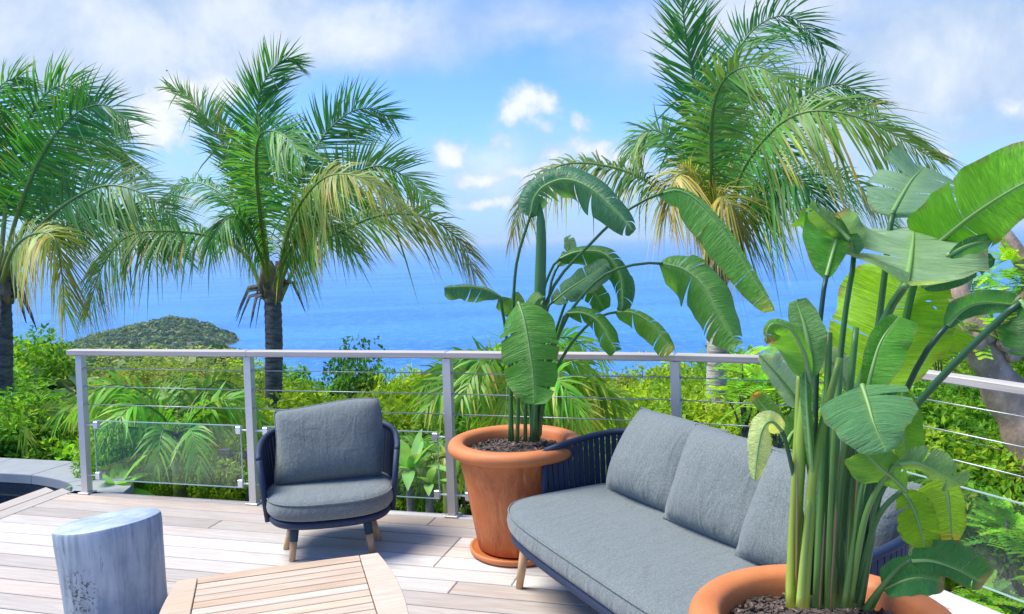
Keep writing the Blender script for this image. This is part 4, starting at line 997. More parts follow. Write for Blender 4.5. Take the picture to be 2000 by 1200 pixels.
def palm(x, ybase, ytop, dep, rad, bark, label, fronds, crown, seed, boots=True):
    top = P(crown[0], crown[1], dep); bx_ = P(x, ybase, dep); gz = ground_z(bx_.x, dep)
    root = thing('coconut_palm', (bx_.x, dep, gz - .1), 0, label, 'palm tree', 'coconut palms beyond the railing'); o0 = root.location
    rs = random.Random(seed); K = 60; b = MB(); prof = []; pts = []
    ptop = P(crown[0], ytop, dep) - o0; pbot = Vector((0, 0, 0))
    pm = P(x, ybase, dep) - o0
    path = smooth_path([pbot + Vector((pm.x, 0, 0)), pm, pm.lerp(ptop, .5) + Vector((.01, 0, 0)), ptop], K)
    rads = [rad * (1.12 - .12 * i / K + (.05 if i % 2 else -.012) + rs.uniform(-.02, .02)) for i in range(K)]
    b.tube(path, rads, 16); b.build('trunk', bark, root)
    # crown shaft: leaf bases and brown fibre
    b = MB(); c0 = ptop; 
    for k in range(9):
        a_ = k * 2.4; h0 = rs.uniform(-.05, .22); q_ = Vector((math.cos(a_), math.sin(a_), 0))
        b.tube([c0 + q_ * rad * .7 + Vector((0, 0, h0 - .1)), c0 + q_ * rad * 1.1 + Vector((0, 0, h0 + .02)), c0 + q_ * rad * 1.0 + Vector((0, 0, h0 + .2))], [.05, .06, .03], 8, 0, None, True, .5)
    b.tube([c0 + Vector((0, 0, -.12)), c0 + Vector((0, 0, .10)), c0 + Vector((0, 0, .34))], [rad * 1.0, rad * 1.2, .01], 14)
    b.build('crown_fibre', 'fibre', root)
    if boots:
        for k in range(7):
            a_ = rs.uniform(0, 6.28); q_ = Vector((math.cos(a_), math.sin(a_) * .6, 0)); L = rs.uniform(.1, .34); s0 = c0 + q_ * rad * 1.05 + Vector((0, 0, rs.uniform(-.05, .12)))
            b = MB(); b.tube([s0, s0 + q_ * L * .5 + Vector((0, 0, -.03)), s0 + q_ * L * .75 + Vector((0, 0, -.2)), s0 + q_ * L * .95 + Vector((0, 0, -.36))], [.03, .028, .018, .004], 6, 0, None, True, .3); b.build('dead_leaf_base', 'bark_dark', root)
    for k, f in enumerate(fronds): frond(root, dep=dep, seed=seed * 50 + k, **f)
    return root
G1, G2, G3 = (.035, .125, .035), (.055, .165, .05), (.12, .20, .05)
YL, BR = (.30, .28, .07), (.36, .27, .11)
palm(535, 780, 570, 9.0, .088, 'bark_dark', 'coconut palm with dark ringed trunk rising behind the armchair', [
    dict(pts=[(528, 560, 0), (512, 400, .05), (500, 270, .05), (512, 170, 0), (552, 118, -.05), (582, 122, -.1)], Lm=.52, roll=5, g=.04, col=G2, tipc=G1, wind=.06, ang=(.4, 1.05)),
    dict(pts=[(540, 560, 0), (570, 400, .3), (610, 300, .4), (665, 232, .5), (720, 212, .6), (768, 232, .6)], Lm=.55, roll=-10, g=.10, col=G1, wind=.10),
    dict(pts=[(545, 560, 0), (600, 430, -.2), (670, 355, -.3), (735, 325, -.4), (790, 345, -.4), (838, 395, -.5)], Lm=.50, roll=-22, g=.16, col=G1, tipc=G3, wind=.06),
    dict(pts=[(542, 560, 0), (565, 450, -.6), (600, 380, -1.0), (650, 342, -1.3), (720, 352, -1.5), (785, 405, -1.6)], Lm=.45, roll=-62, g=.7, col=G3, tipc=(.26, .24, .10), brown=.55),
    dict(pts=[(552, 575, 0), (590, 500, .2), (660, 455, .4), (750, 420, .6), (840, 428, .8), (900, 475, .9), (926, 530, .9)], Lm=.50, roll=-50, g=.62, col=G2, tipc=(.20, .17, .05), brown=.45, n=138),
    dict(pts=[(518, 585, 0), (480, 500, .1), (420, 465, .1), (330, 452, 0), (250, 462, -.1), (200, 520, -.2), (172, 608, -.2)], Lm=.50, roll=55, g=.66, col=G2, tipc=G3, brown=.22, n=144),
    dict(pts=[(522, 570, 0), (490, 450, .4), (440, 385, .6), (390, 358, .8), (350, 365, .9), (322, 402, 1)], Lm=.48, roll=45, g=.5, col=G2, tipc=G2, brown=.08),
    dict(pts=[(524, 560, 0), (490, 390, .2), (440, 290, .3), (395, 220, .4), (350, 178, .5), (330, 172, .5)], Lm=.50, roll=26, g=.14, col=G2, tipc=G3, brown=.05, ang=(.3, .9)),
    dict(pts=[(528, 560, 0), (508, 420, -.6), (500, 320, -1.1), (510, 262, -1.5), (550, 262, -1.8), (590, 300, -2.0)], Lm=.50, roll=-14, g=.32, col=(.06, .16, .06), tipc=(.10, .22, .07)),
    dict(pts=[(540, 560, 0), (575, 450, .8), (625, 390, 1.4), (690, 380, 1.8), (740, 420, 2.0)], Lm=.45, roll=-30, g=.4, col=G1, tipc=G1),
    dict(pts=[(538, 570, 0), (560, 500, -.5), (600, 450, -.9), (640, 440, -1.2), (690, 490, -1.3)], Lm=.42, roll=-50, g=.6, col=G2, tipc=G3, brown=.2),
    dict(pts=[(528, 570, 0), (505, 490, -.4), (470, 430, -.8), (440, 430, -1.0), (410, 480, -1.1)], Lm=.40, roll=50, g=.6, col=G2, tipc=G2, brown=.1),
], (532, 560), 1)
palm(1397, 860, 540, 8.5, .098, 'bark_pale', 'coconut palm with pale ringed trunk rising behind the sofa', [
    dict(pts=[(1392, 500, 0), (1380, 330, .1), (1358, 180, .1), (1340, 70, 0), (1332, 0, -.1), (1340, -50, -.1)], Lm=.58, roll=8, g=.06, col=G2, tipc=G2, wind=.05, ang=(.35, 1.0)),
    dict(pts=[(1402, 500, 0), (1398, 300, .3), (1420, 150, .5), (1470, 60, .6), (1540, 32, .7), (1606, 86, .7)], Lm=.58, roll=-20, g=.2, col=G2, tipc=G1, wind=.14),
    dict(pts=[(1408, 500, 0), (1440, 380, .4), (1500, 270, .7), (1570, 195, .9), (1640, 165, 1), (1712, 205, 1.1)], Lm=.55, roll=-14, g=.14, col=G1, tipc=G1, wind=.10),
    dict(pts=[(1412, 510, 0), (1440, 360, -.5), (1500, 265, -.9), (1570, 220, -1.2), (1660, 225, -1.4), (1750, 265, -1.5), (1822, 312, -1.6)], Lm=.62, roll=-52, g=.62, col=G2, tipc=(.16, .20, .04), brown=.32, n=150, wid=.026),
    dict(pts=[(1390, 500, 0), (1360, 370, .3), (1320, 285, .5), (1280, 255, .6), (1250, 265, .6), (1228, 310, .6)], Lm=.52, roll=38, g=.45, col=G2, tipc=(.13, .21, .08)),
    dict(pts=[(1388, 520, 0), (1340, 420, .3), (1260, 352, .5), (1170, 322, .6), (1090, 325, .6), (1035, 370, .6), (1002, 455, .5)], Lm=.46, roll=56, g=.6, col=(.05, .13, .04), tipc=(.13, .12, .05), brown=.4, n=144),
    dict(pts=[(1412, 520, 0), (1480, 410, .7), (1560, 350, 1.1), (1640, 345, 1.4), (1710, 390, 1.6), (1750, 450, 1.7)], Lm=.52, roll=-45, g=.5, col=G2, tipc=G3, brown=.25),
    dict(pts=[(1398, 500, 0), (1390, 340, -.6), (1392, 220, -1.0), (1420, 150, -1.3), (1480, 130, -1.6), (1550, 170, -1.8)], Lm=.50, roll=-16, g=.3, col=(.07, .17, .06), tipc=(.15, .23, .07)),
    dict(pts=[(1392, 505, 0), (1372, 400, -.4), (1345, 345, -.7), (1318, 350, -.9), (1305, 410, -.9)], Lm=.55, roll=62, g=.85, col=(.30, .27, .10), tipc=BR, brown=.5),
    dict(pts=[(1396, 510, 0), (1392, 420, -.5), (1402, 385, -.8), (1430, 400, -1.0), (1440, 450, -1.0)], Lm=.58, roll=-60, g=.9, col=(.34, .31, .09), tipc=(.30, .24, .10), brown=.5),
    dict(pts=[(1400, 500, 0), (1400, 360, .2), (1410, 240, .4), (1425, 150, .5)], Lm=.46, roll=0, g=.05, col=G3, ang=(.3, .8)),
    dict(pts=[(1408, 515, 0), (1450, 420, -.6), (1510, 360, -1.0), (1570, 360, -1.3), (1620, 430, -1.4)], Lm=.55, roll=-55, g=.65, col=G1, tipc=G2, brown=.1),
], (1400, 500), 2, boots=False)
palm(4, 780, 570, 8.6, .098, 'bark_dark', 'coconut palm cut off by the left edge of the picture', [
    dict(pts=[(-2, 540, 0), (15, 380, .2), (40, 270, .3), (80, 195, .3), (130, 165, .3), (180, 190, .3)], Lm=.56, roll=5, g=.1, col=G2, tipc=G2),
    dict(pts=[(2, 540, 0), (40, 400, -.3), (90, 290, -.5), (145, 225, -.6), (200, 205, -.7), (250, 235, -.8)], Lm=.55, roll=-12, g=.16, col=G1, tipc=G2),
    dict(pts=[(5, 540, 0), (60, 420, .4), (120, 330, .7), (180, 275, .9), (230, 285, 1), (262, 335, 1)], Lm=.52, roll=-18, g=.22, col=G2, tipc=(.12, .22, .06)),
    dict(pts=[(6, 545, 0), (70, 450, -.4), (150, 385, -.7), (220, 362, -.9), (290, 385, -1), (345, 430, -1)], Lm=.50, roll=-34, g=.35, col=G1, tipc=(.1, .18, .06)),
    dict(pts=[(8, 550, 0), (80, 480, .3), (170, 430, .6), (250, 420, .8), (310, 450, .9), (350, 500, .9)], Lm=.46, roll=-40, g=.45, col=G1, tipc=G2),
    dict(pts=[(2, 560, 0), (25, 490, -.5), (65, 458, -.8), (105, 465, -1.0), (120, 530, -1.1), (126, 600, -1.1)], Lm=.48, roll=-56, g=.7, col=(.17, .22, .06), tipc=YL, brown=.3),
    dict(pts=[(-6, 540, 0), (-20, 380, .2), (-30, 250, .2), (0, 170, .2), (40, 150, .2)], Lm=.55, roll=0, g=.1, col=G2),
    dict(pts=[(-8, 545, 0), (-60, 420, .1), (-120, 330, .2), (-190, 300, .2), (-250, 340, .2)], Lm=.52, roll=25, g=.3, col=G2),
    dict(pts=[(-8, 550, 0), (-70, 470, .1), (-150, 430, .2), (-230, 450, .2), (-280, 530, .2)], Lm=.5, roll=45, g=.5, col=G2, brown=.2),
], (0, 555), 3)

# small garden palms beyond the railing
def small_palm(x, y, dep, R_, label, seed, nf=11, trunk=True, stem_h=.5, col=(.09, .22, .03), up_=.75):
    c = P(x, y, dep); gz = ground_z(c.x, c.y); root = thing('garden_palm', (c.x, c.y, gz), 0, label, 'palm', 'low feathery palms beyond the railing'); rs = random.Random(seed)
    h = c.z - gz
    b = MB(); b.tube([(0, 0, -.1), (.01, 0, h * .5), (0, 0, h)], [.075, .06, .05], 12, 0, [(.22, .26, .10)] * 3); b.build('trunk', 'stalk', root)
    for k in range(nf):
        a_ = 2 * math.pi * k / nf + rs.uniform(-.25, .25); el = rs.uniform(.25, 1.15) * up_; L = R_ * rs.uniform(.85, 1.15)
        q_ = Vector((math.cos(a_), math.sin(a_), 0)); s0 = c
        wpts = [s0, s0 + (q_ * math.cos(el) + Vector((0, 0, math.sin(el)))) * L * .45, s0 + q_ * L * .78 * math.cos(el * .7) + Vector((0, 0, math.sin(el) * L * .62)), s0 + q_ * L * 1.02 + Vector((0, 0, math.sin(el) * L * .62 - L * .25))]
        pp = []
        for p_ in wpts:
            v = p_ - CAM; z_ = v.dot(fw); pp.append((CX + F_PX * v.dot(rt) / z_, CY - F_PX * v.dot(up) / z_, p_.y - dep))
        cl = tuple(v * rs.uniform(.7, 1.25) for v in col)
        frond(root, pp, dep, .36 * R_, roll=rs.uniform(-45, 45), g=.45, n=30, col=cl, tipc=lerp3(cl, (.20, .30, .05), .5), brown=.06, seed=seed * 9 + k, wid=.040 * R_, wind=.02, ang=(.4, 1.1), pet=.12, rr=.013)
    return root
small_palm(345, 850, 7.0, .78, 'low feathery palm seen through the first glass panel', 3, 15, up_=.95)
small_palm(1010, 790, 6.3, .78, 'bushy feathery palm spreading behind the pot by the armchair', 4, 17, up_=1.0)
small_palm(1080, 830, 6.6, .62, 'yellow-green palm fronds between the pot and the sofa back', 5, 12, col=(.19, .27, .03), up_=.7)
small_palm(12, 830, 7.6, .55, 'small palm with pale fronds at the left edge below the palm trunk', 6, 9, col=(.15, .24, .06), up_=.3)
small_palm(875, 890, 6.2, .50, 'low palm with hanging pale fronds left of the pot, behind the post', 8, 9, col=(.17, .26, .05), up_=.3)

# strap-leaved rosettes
def rosette(x, y, dep, R_, n, label, seed, col, wd=.05, name='rosette_plant'):
    c = P(x, y, dep); root = thing(name, (c.x, c.y, c.z), 0, label, 'plant', 'rosette plants beyond the glass'); rs = random.Random(seed)
    b = MB(); gz = ground_z(c.x, c.y); b.tube([(0, 0, min(-.1, gz - c.z)), (0, 0, 0)], [.03, .03], 8, 0, (.14, .11, .07)); b.build('stem', 'twig', root)
    for k in range(n):
        a_ = k * 2.399; el = .15 + 1.1 * (k / n) + rs.uniform(-.1, .1); L = R_ * rs.uniform(.8, 1.1); q_ = Vector((math.cos(a_), math.sin(a_), 0)); sd_ = Vector((-q_.y, q_.x, 0))
        b = MB(); vv = []; NN = 7; cc = []
        for i in range(NN):
            t_ = i / (NN - 1); p_ = q_ * L * t_ * math.cos(el) + Vector((0, 0, L * (t_ * math.sin(el) - .45 * t_ * t_ * (1.2 - el * .6)))); ww = wd * (.45 + 1.1 * math.sin(math.pi * min(1, t_ * .85 + .05))) * (1 - t_ ** 6)
            vv += [p_ - sd_ * ww * .5 + Vector((0, 0, ww * .15)), p_, p_ + sd_ * ww * .5 + Vector((0, 0, ww * .15))]; cl = tuple(v * rs.uniform(.85, 1.15) for v in col); cc += [cl] * 3
        b.add(vv, [(i * 3 + j, i * 3 + j + 1, i * 3 + j + 4, i * 3 + j + 3) for i in range(NN - 1) for j in range(2)], 0, cc)
        b.build('leaf', 'blade0' if 'blade0' in M else 'frond', root)
rosette(800, 922, 5.9, .42, 17, 'pale green rosette plant seen through the glass right of the armchair', 1, (.20, .33, .15), .06)
rosette(838, 948, 5.75, .24, 11, 'smaller pale rosette plant tucked beside the railing post', 2, (.22, .33, .14), .045)
rosette(228, 962, 6.1, .40, 9, 'strappy bright green plant at the end of the pool coping', 3, (.17, .36, .06), .085)
rosette(128, 898, 7.4, .24, 6, 'young plant with two upright leaves behind the pool coping', 4, (.20, .40, .05), .07)

# ------------------------------------------------------------------ shrubs and trees
def leaf_cloud(centres, sizes, cols, n_per, leaf_l, leaf_w, flat=.8, upb=.35):
    V, Cc = [], []
    for c, s, cl in zip(centres, sizes, cols):
        n = n_per; d = nr.normal(0, 1, (n, 3)); d /= np.linalg.norm(d, axis=1, keepdims=True)
        p = np.array(c) + d * s * nr.uniform(.45, 1, (n, 1)) ** .6 * np.array([1, 1, flat])
        ax = d * .9 + nr.normal(0, .55, (n, 3)) + np.array([0, 0, -.15]); ax /= np.linalg.norm(ax, axis=1, keepdims=True)
        nn = d * .4 + np.array([0, 0, upb + .4]) + nr.normal(0, .5, (n, 3)); sd_ = np.cross(nn, ax); sd_ /= np.linalg.norm(sd_, axis=1, keepdims=True); nn = np.cross(ax, sd_)
        L = leaf_l * nr.uniform(.65, 1.25, (n, 1)); W_ = leaf_w * nr.uniform(.7, 1.2, (n, 1))
        q = np.stack([p - ax * L * .5, p + sd_ * W_ * .5 - nn * L * -.06, p + ax * L * .5 - nn * L * .12, p - sd_ * W_ * .5 - nn * L * -.06], 1)
        V.append(q.reshape(-1, 3)); cc = np.array(cl) * nr.uniform(.7, 1.35, (n, 1)); Cc.append(np.repeat(cc, 4, 0))
    V = np.concatenate(V); Cc = np.concatenate(Cc); return V, np.arange(len(V)).reshape(-1, 4), Cc
def bush_proto(name, seed, r, h, nclump, n_per, leaf_l, leaf_w, pal, bare=0.0, mat='bushleaf', clump=.24, leg=.0):
    rs = random.Random(seed); C_, Sz, Cl = [], [], []
    lobes = [(Vector((rs.uniform(-.45, .45) * r, rs.uniform(-.45, .45) * r, rs.uniform(.25, .75) * h)), rs.uniform(.45, .75)) for _ in range(6)]
    for k in range(nclump):
        lo, lr = lobes[rs.randrange(6)]; d = Vector((rs.gauss(0, 1), rs.gauss(0, 1), rs.gauss(.35, .8))).normalized()
        p = lo + Vector((d.x * r * lr, d.y * r * lr, d.z * h * .42 * lr * 1.3)) * (rs.uniform(.55, 1.05)); p.z = max(p.z, leg + .05)
        C_.append(tuple(p)); Sz.append(clump * rs.uniform(.6, 1.3) * r); Cl.append(pal[rs.randrange(len(pal))])
    V, Fc, Cc = leaf_cloud(C_, Sz, Cl, n_per, leaf_l, leaf_w)
    root = bpy.data.objects.new(name, None); COL.objects.link(root)
    link('foliage', quads_mesh('foliage', V, Fc, Cc, mat), root)
    b = MB()
    for k in range(7 if bare == 0 else 16):
        c_ = Vector(C_[rs.randrange(nclump)]); b0 = Vector((rs.uniform(-.1, .1), rs.uniform(-.1, .1), -.5)); md = b0.lerp(c_, .5) + Vector((rs.uniform(-.15, .15), rs.uniform(-.15, .15), -.05)) * r
        b.tube(smooth_path([b0, md, c_], 7), [.03 * r, .026 * r, .022 * r, .017 * r, .013 * r, .009 * r, .004 * r], 5)
        for q_ in range(3 if bare == 0 else 8):
            t_ = rs.uniform(.4, .98); s0 = md.lerp(c_, t_); e0 = s0 + Vector((rs.gauss(0, .2), rs.gauss(0, .2), rs.uniform(.05, .4))) * r
            b.tube([s0, s0.lerp(e0, .5) + Vector((rs.gauss(0, .02), 0, 0)), e0], [.009 * r, .006 * r, .002 * r], 4)
    b.build('stems', 'twig', root); return root
YG = [(.20, .27, .03), (.17, .25, .03), (.25, .31, .045), (.13, .21, .03), (.22, .27, .03)]
MG = [(.09, .20, .03), (.12, .23, .035), (.065, .16, .03), (.15, .25, .04)]
DG = [(.03, .085, .03), (.045, .11, .03), (.035, .10, .045)]
OL = [(.16, .20, .06), (.20, .23, .07), (.12, .17, .05), (.24, .24, .10)]
protos = dict(
    yg=bush_proto('leafy_shrub', 1, 1.0, 1.7, 130, 62, .105, .055, YG),
    yg2=bush_proto('leafy_shrub', 2, 1.0, 1.6, 140, 62, .095, .05, YG + MG),
    mg=bush_proto('leafy_shrub', 3, 1.0, 1.8, 130, 60, .10, .05, MG),
    dg=bush_proto('leafy_shrub', 4, 1.0, 1.8, 130, 60, .10, .052, DG + MG[:1]),
    ol=bush_proto('dry_shrub', 5, 1.0, 2.2, 70, 42, .075, .04, OL, bare=1, clump=.2),
    bare=bush_proto('dry_shrub', 6, 1.0, 2.1, 26, 24, .07, .035, OL, bare=1, clump=.16))
used = {k: False for k in protos}
def put(kind, x, ytop, dep, rad, label, cat, group, sz=None):
    o = protos[kind] if not used[kind] else copy_tree(protos[kind]); used[kind] = True
    top = P(x, ytop, dep); gz = ground_z(top.x, dep); hh = (1.8 if kind not in ('ol', 'bare') else 2.3)
    h = max(.4, top.z - gz); o.location = (top.x, dep, gz); o.rotation_euler = (0, 0, rnd.uniform(0, 6.28))
    o.scale = (rad, rad, h / hh); tag(o, label, cat, group); return o
segs = [(165, 'left of the first post'), (490, 'between the first two posts'), (880, 'behind the armchair'), (1318, 'behind the centre pot'), (1650, 'behind the sofa'), (2600, 'behind the big plant')]
def where(x): return next(s for lim, s in segs if x < lim)
ROWS = [
    (8.0, 'near row', [(-60, 800, .8, 'mg'), (70, 795, .65, 'mg'), (150, 800, .7, 'yg'), (255, 805, .7, 'yg2'), (440, 800, .7, 'yg'), (560, 805, .8, 'yg2'), (680, 790, .85, 'yg'), (790, 775, .85, 'yg'), (900, 790, .7, 'mg'), (1130, 790, .8, 'yg2'), (1240, 770, .8, 'yg'), (1340, 770, .8, 'yg2'), (1460, 765, .8, 'yg'), (1570, 755, .8, 'yg2')]),
    (9.4, 'middle row', [(-20, 735, 1.1, 'mg'), (90, 760, .9, 'yg2'), (210, 775, .9, 'yg'), (330, 770, .9, 'yg2'), (440, 765, .9, 'mg'), (540, 765, .9, 'yg'), (630, 750, .9, 'yg'), (730, 745, .95, 'yg2'), (830, 742, .9, 'yg'), (950, 750, .9, 'yg2'), (1180, 735, .95, 'yg'), (1290, 725, .95, 'yg2'), (1400, 725, .9, 'yg'), (1500, 720, .95, 'yg'), (1620, 725, 1.0, 'yg2')]),
    (12.5, 'far row', [(20, 672, 1.0, 'mg'), (90, 700, .85, 'yg2'), (160, 745, .9, 'bare'), (220, 700, .9, 'ol'), (270, 690, 1.0, 'ol'), (335, 694, 1.0, 'ol'), (400, 690, 1.0, 'bare'), (440, 692, .9, 'ol'), (500, 735, .9, 'ol'), (590, 735, .9, 'mg'), (680, 698, .85, 'dg'), (735, 700, .7, 'bare'), (780, 716, .9, 'yg'), (850, 738, .8, 'ol'), (1170, 715, 1.0, 'yg2'), (1230, 700, .9, 'ol'), (1310, 708, 1.0, 'yg'), (1460, 704, 1.0, 'mg'), (1560, 700, 1.0, 'yg2'), (1680, 700, 1.1, 'yg')]),
    (6.75, 'low row', [(212, 850, .34, 'mg'), (292, 868, .30, 'yg2'), (440, 862, .34, 'yg'), (560, 850, .38, 'mg'), (690, 860, .34, 'yg2'), (790, 868, .30, 'mg')]),
    (18.0, 'row down slope', [(250, 686, 1.6, 'ol'), (360, 690, 1.6, 'ol'), (450, 692, 1.5, 'yg2'), (180, 712, 1.5, 'bare'), (120, 730, 1.4, 'ol')]),
]
KN = {'yg': 'yellow-green leafy shrub', 'yg2': 'mixed green leafy shrub', 'mg': 'fresh green leafy shrub', 'dg': 'dark green bushy tree top', 'ol': 'olive dry shrub', 'bare': 'bare twiggy shrub'}
ORD = ['leftmost', 'second from left', 'third from left', 'fourth from left', 'fifth from left', 'sixth from left', 'seventh from left', 'eighth from left']
jobs = []
for dep, rname, lst in ROWS:
    for (x, yt, rad, kind) in lst:
        jobs.append((kind, x, yt, dep + rnd.uniform(-.4, .4), rad, KN[kind], f'in the {rname} {where(x)}'))
# shrubs down the right side, past the forward railing run
for (x, yt, dep, rad, kind) in [(1700, 770, 6.4, .7, 'mg'), (1790, 800, 5.6, .6, 'yg2'), (1880, 770, 6.6, .75, 'mg'), (1960, 830, 5.4, .6, 'yg2'), (2060, 790, 5.6, .8, 'mg'), (1800, 700, 8.8, 1.0, 'yg'), (1920, 690, 9.0, 1.0, 'yg2'), (2040, 660, 8.6, 1.0, 'mg'), (2180, 640, 7.4, 1.1, 'mg'), (1850, 680, 12, 1.1, 'yg'), (2000, 650, 12, 1.2, 'yg')]:
    rw = 'close' if dep < 7 else ('further back' if dep < 10 else 'at the back')
    jobs.append((kind, x, yt, dep, rad, KN[kind], f'{rw} past the right railing'))
cnt = {}
for jb in sorted(jobs, key=lambda q_: q_[1]): cnt.setdefault((jb[5], jb[6]), []).append(jb)
for (kn, wh), lst in cnt.items():
    for k, jb in enumerate(lst):
        put(*jb[:5], f'{kn} {wh}' + (f', {ORD[k]}' if len(lst) > 1 else ''), 'shrub', kn + 's beyond the railing')

# feathery leaves: a stem with pairs of fine leaflets
def feather_leaf_arrays(p, d, L, rs, col):
    d = Vector(d).normalized(); s_ = d.cross(Vector((0, 0, 1))); s_ = s_.normalized() if s_.length > .1 else Vector((1, 0, 0)); V, Cc = [], []
    n = 7
    for k in range(n):
        t_ = (k + .6) / n; b0 = Vector(p) + d * L * t_ + Vector((0, 0, -.25 * L * t_ * t_))
        for sg in (-1, 1):
            for m_ in range(3):
                q_ = b0 + (s_ * sg * .9 + d * .45).normalized() * L * .38 * (m_ + .5) / 3 * (1 - .5 * abs(t_ - .45)); u_ = d * .6 + s_ * sg * .3
                w_ = L * .085; l_ = L * .11
                a = (d * .7 - s_ * sg * .4).normalized() * w_; c = (s_ * sg * .9 + d * .4).normalized() * l_
                V += [q_ - c * .7, q_ + a, q_ + c * .7 + Vector((0, 0, -.1 * L)) * .3, q_ - a]; cl = tuple(v * rs.uniform(.75, 1.3) for v in col); Cc += [cl] * 4
    return V, Cc
def tree_foliage(root, centres, rad, per, L, seed, pal):
    rs = random.Random(seed); V, Cc = [], []
    for c in centres:
        for k in range(per):
            d = Vector((rs.gauss(0, 1), rs.gauss(0, 1), rs.gauss(.3, .5))).normalized(); p = Vector(c) + d * rad * rs.uniform(.1, .7)
            v, cc = feather_leaf_arrays(p, d + Vector((0, 0, -.1)), L * rs.uniform(.7, 1.2), rs, pal[rs.randrange(len(pal))]); V += [tuple(q) for q in v]; Cc += cc
    return link('foliage', quads_mesh('foliage', np.array(V), np.arange(len(V)).reshape(-1, 4), np.array(Cc), 'bushleaf'), root)
TD = 5.4
tb0 = P(2080, 1010, TD - .2); gz = ground_z(tb0.x, tb0.y)
TR = thing('flame_tree', (tb0.x, tb0.y, gz), 0, 'leaning brown tree trunk with stubby fork and feathery leaves at the right edge', 'tree'); o0 = TR.location
b = MB(); tp = smooth_path([P(2110, 1100, TD - .2) - o0, P(2040, 930, TD - .15) - o0, P(1985, 810, TD - .05) - o0, P(1945, 735, TD) - o0, P(1922, 690, TD) - o0, P(1908, 655, TD + .02) - o0], 30)
b.tube(tp, [.135 + .010 * math.sin(i * 1.3) if i < 22 else .135 + .016 * math.sin(i) - .006 * (i - 22) for i in range(30)], 18); b.build('trunk', 'bark_tree', TR)
for pts, rads in [([(1915, 672, TD), (1902, 640, TD + .02), (1884, 600, TD + .05), (1868, 570, TD + .08), (1880, 520, TD + .2), (1850, 470, TD + .3)], [.12, .10, .085, .075, .06, .05]), ([(1930, 700, TD), (1965, 655, TD), (1992, 610, TD + .02), (2020, 560, TD + .05), (1990, 500, TD + .05), (1955, 445, TD + .1), (1948, 425, TD + .12)], [.11, .10, .085, .07, .06, .05, .03]), ([(2000, 700, TD), (2060, 600, TD), (2120, 480, TD)], [.12, .09, .06])]:
    b = MB(); sp = smooth_path([P(*q_) - o0 for q_ in pts], 24); n_ = len(rads)
    b.tube(sp, [np.interp(i / 23 * (n_ - 1), range(n_), rads) for i in range(24)], 12); b.build('branch', 'bark_tree', TR)
for (x, y, r_) in [(1962, 672, .045), (1978, 694, .04), (1903, 668, .06)]:        # knots and a sawn stub
    c_ = P(x, y, TD - .13) - o0; dv = (CAM - (c_ + o0)).normalized()
    b = MB(); b.tube([c_ - dv * .05, c_ + dv * .02, c_ + dv * .035, c_ + dv * .02], [r_ * 1.3, r_, r_ * .7, r_ * .3], 14); b.build('knot', 'bark_tree', TR)
FT = [(.22, .36, .03), (.17, .32, .03), (.28, .40, .05), (.13, .27, .03)]
tree_foliage(TR, [P(x, y, TD + d) - o0 for x, y, d in [(1950, 530, .1), (1990, 520, .0), (1920, 545, .2), (1985, 560, -.1), (1890, 640, .0), (1925, 640, -.1), (1870, 660, .1), (1990, 660, .2), (2020, 690, .1), (2040, 560, 0), (2060, 620, .1), (1840, 655, .3), (2010, 780, .3), (2030, 840, .2), (1960, 590, .2)]], .22, 15, .17, 3, FT)

def fern_tree(x, y, dep, n, rad, label, seed, L=.17):
    c = P(x, y, dep); gz = ground_z(c.x, c.y); root = thing('feathery_sapling', (c.x, c.y, gz), 0, label, 'sapling', 'feathery saplings'); rs = random.Random(seed); h = c.z - gz
    cs = [Vector((rs.gauss(0, rad), rs.gauss(0, rad * .6), h + rs.uniform(-.5, .25) * rad * 2)) for _ in range(n)]
    b = MB(); b.tube(smooth_path([(0, 0, -.1), (.03, 0, h * .5), (0, 0, h)], 8), [.02, .018, .016, .014, .012, .010, .008, .006], 6)
    for q_ in cs: b.tube([Vector((0, 0, h * .7)), Vector((0, 0, h * .7)).lerp(q_, .5) + Vector((0, 0, .04)), q_], [.008, .006, .003], 5)
    b.build('stem', 'bark_dark', root); tree_foliage(root, cs, .14, 9, L, seed, FT + MG); return root
fern_tree(1450, 722, 5.6, 6, .16, 'feathery green sapling beside the pale palm trunk', 1)
fern_tree(1515, 742, 5.3, 5, .14, 'feathery sapling with dark stem just left of the big plant', 2)
fern_tree(1745, 985, 5.0, 7, .22, 'low feathery sapling behind the glass right of the sofa', 3)
fern_tree(1965, 1010, 4.6, 6, .22, 'feathery sapling low behind the glass at the right edge', 4)
fern_tree(1975, 1165, 4.1, 6, .18, 'bright low fern plant under the railing at the bottom right', 5, .13)
fern_tree(1905, 1150, 4.3, 5, .12, 'small bright green plant by the deck edge at right', 6, .11)
fern_tree(1835, 665, 7.5, 6, .2, 'small feathery sapling in front of the sea left of the forked trunk', 7, .15)

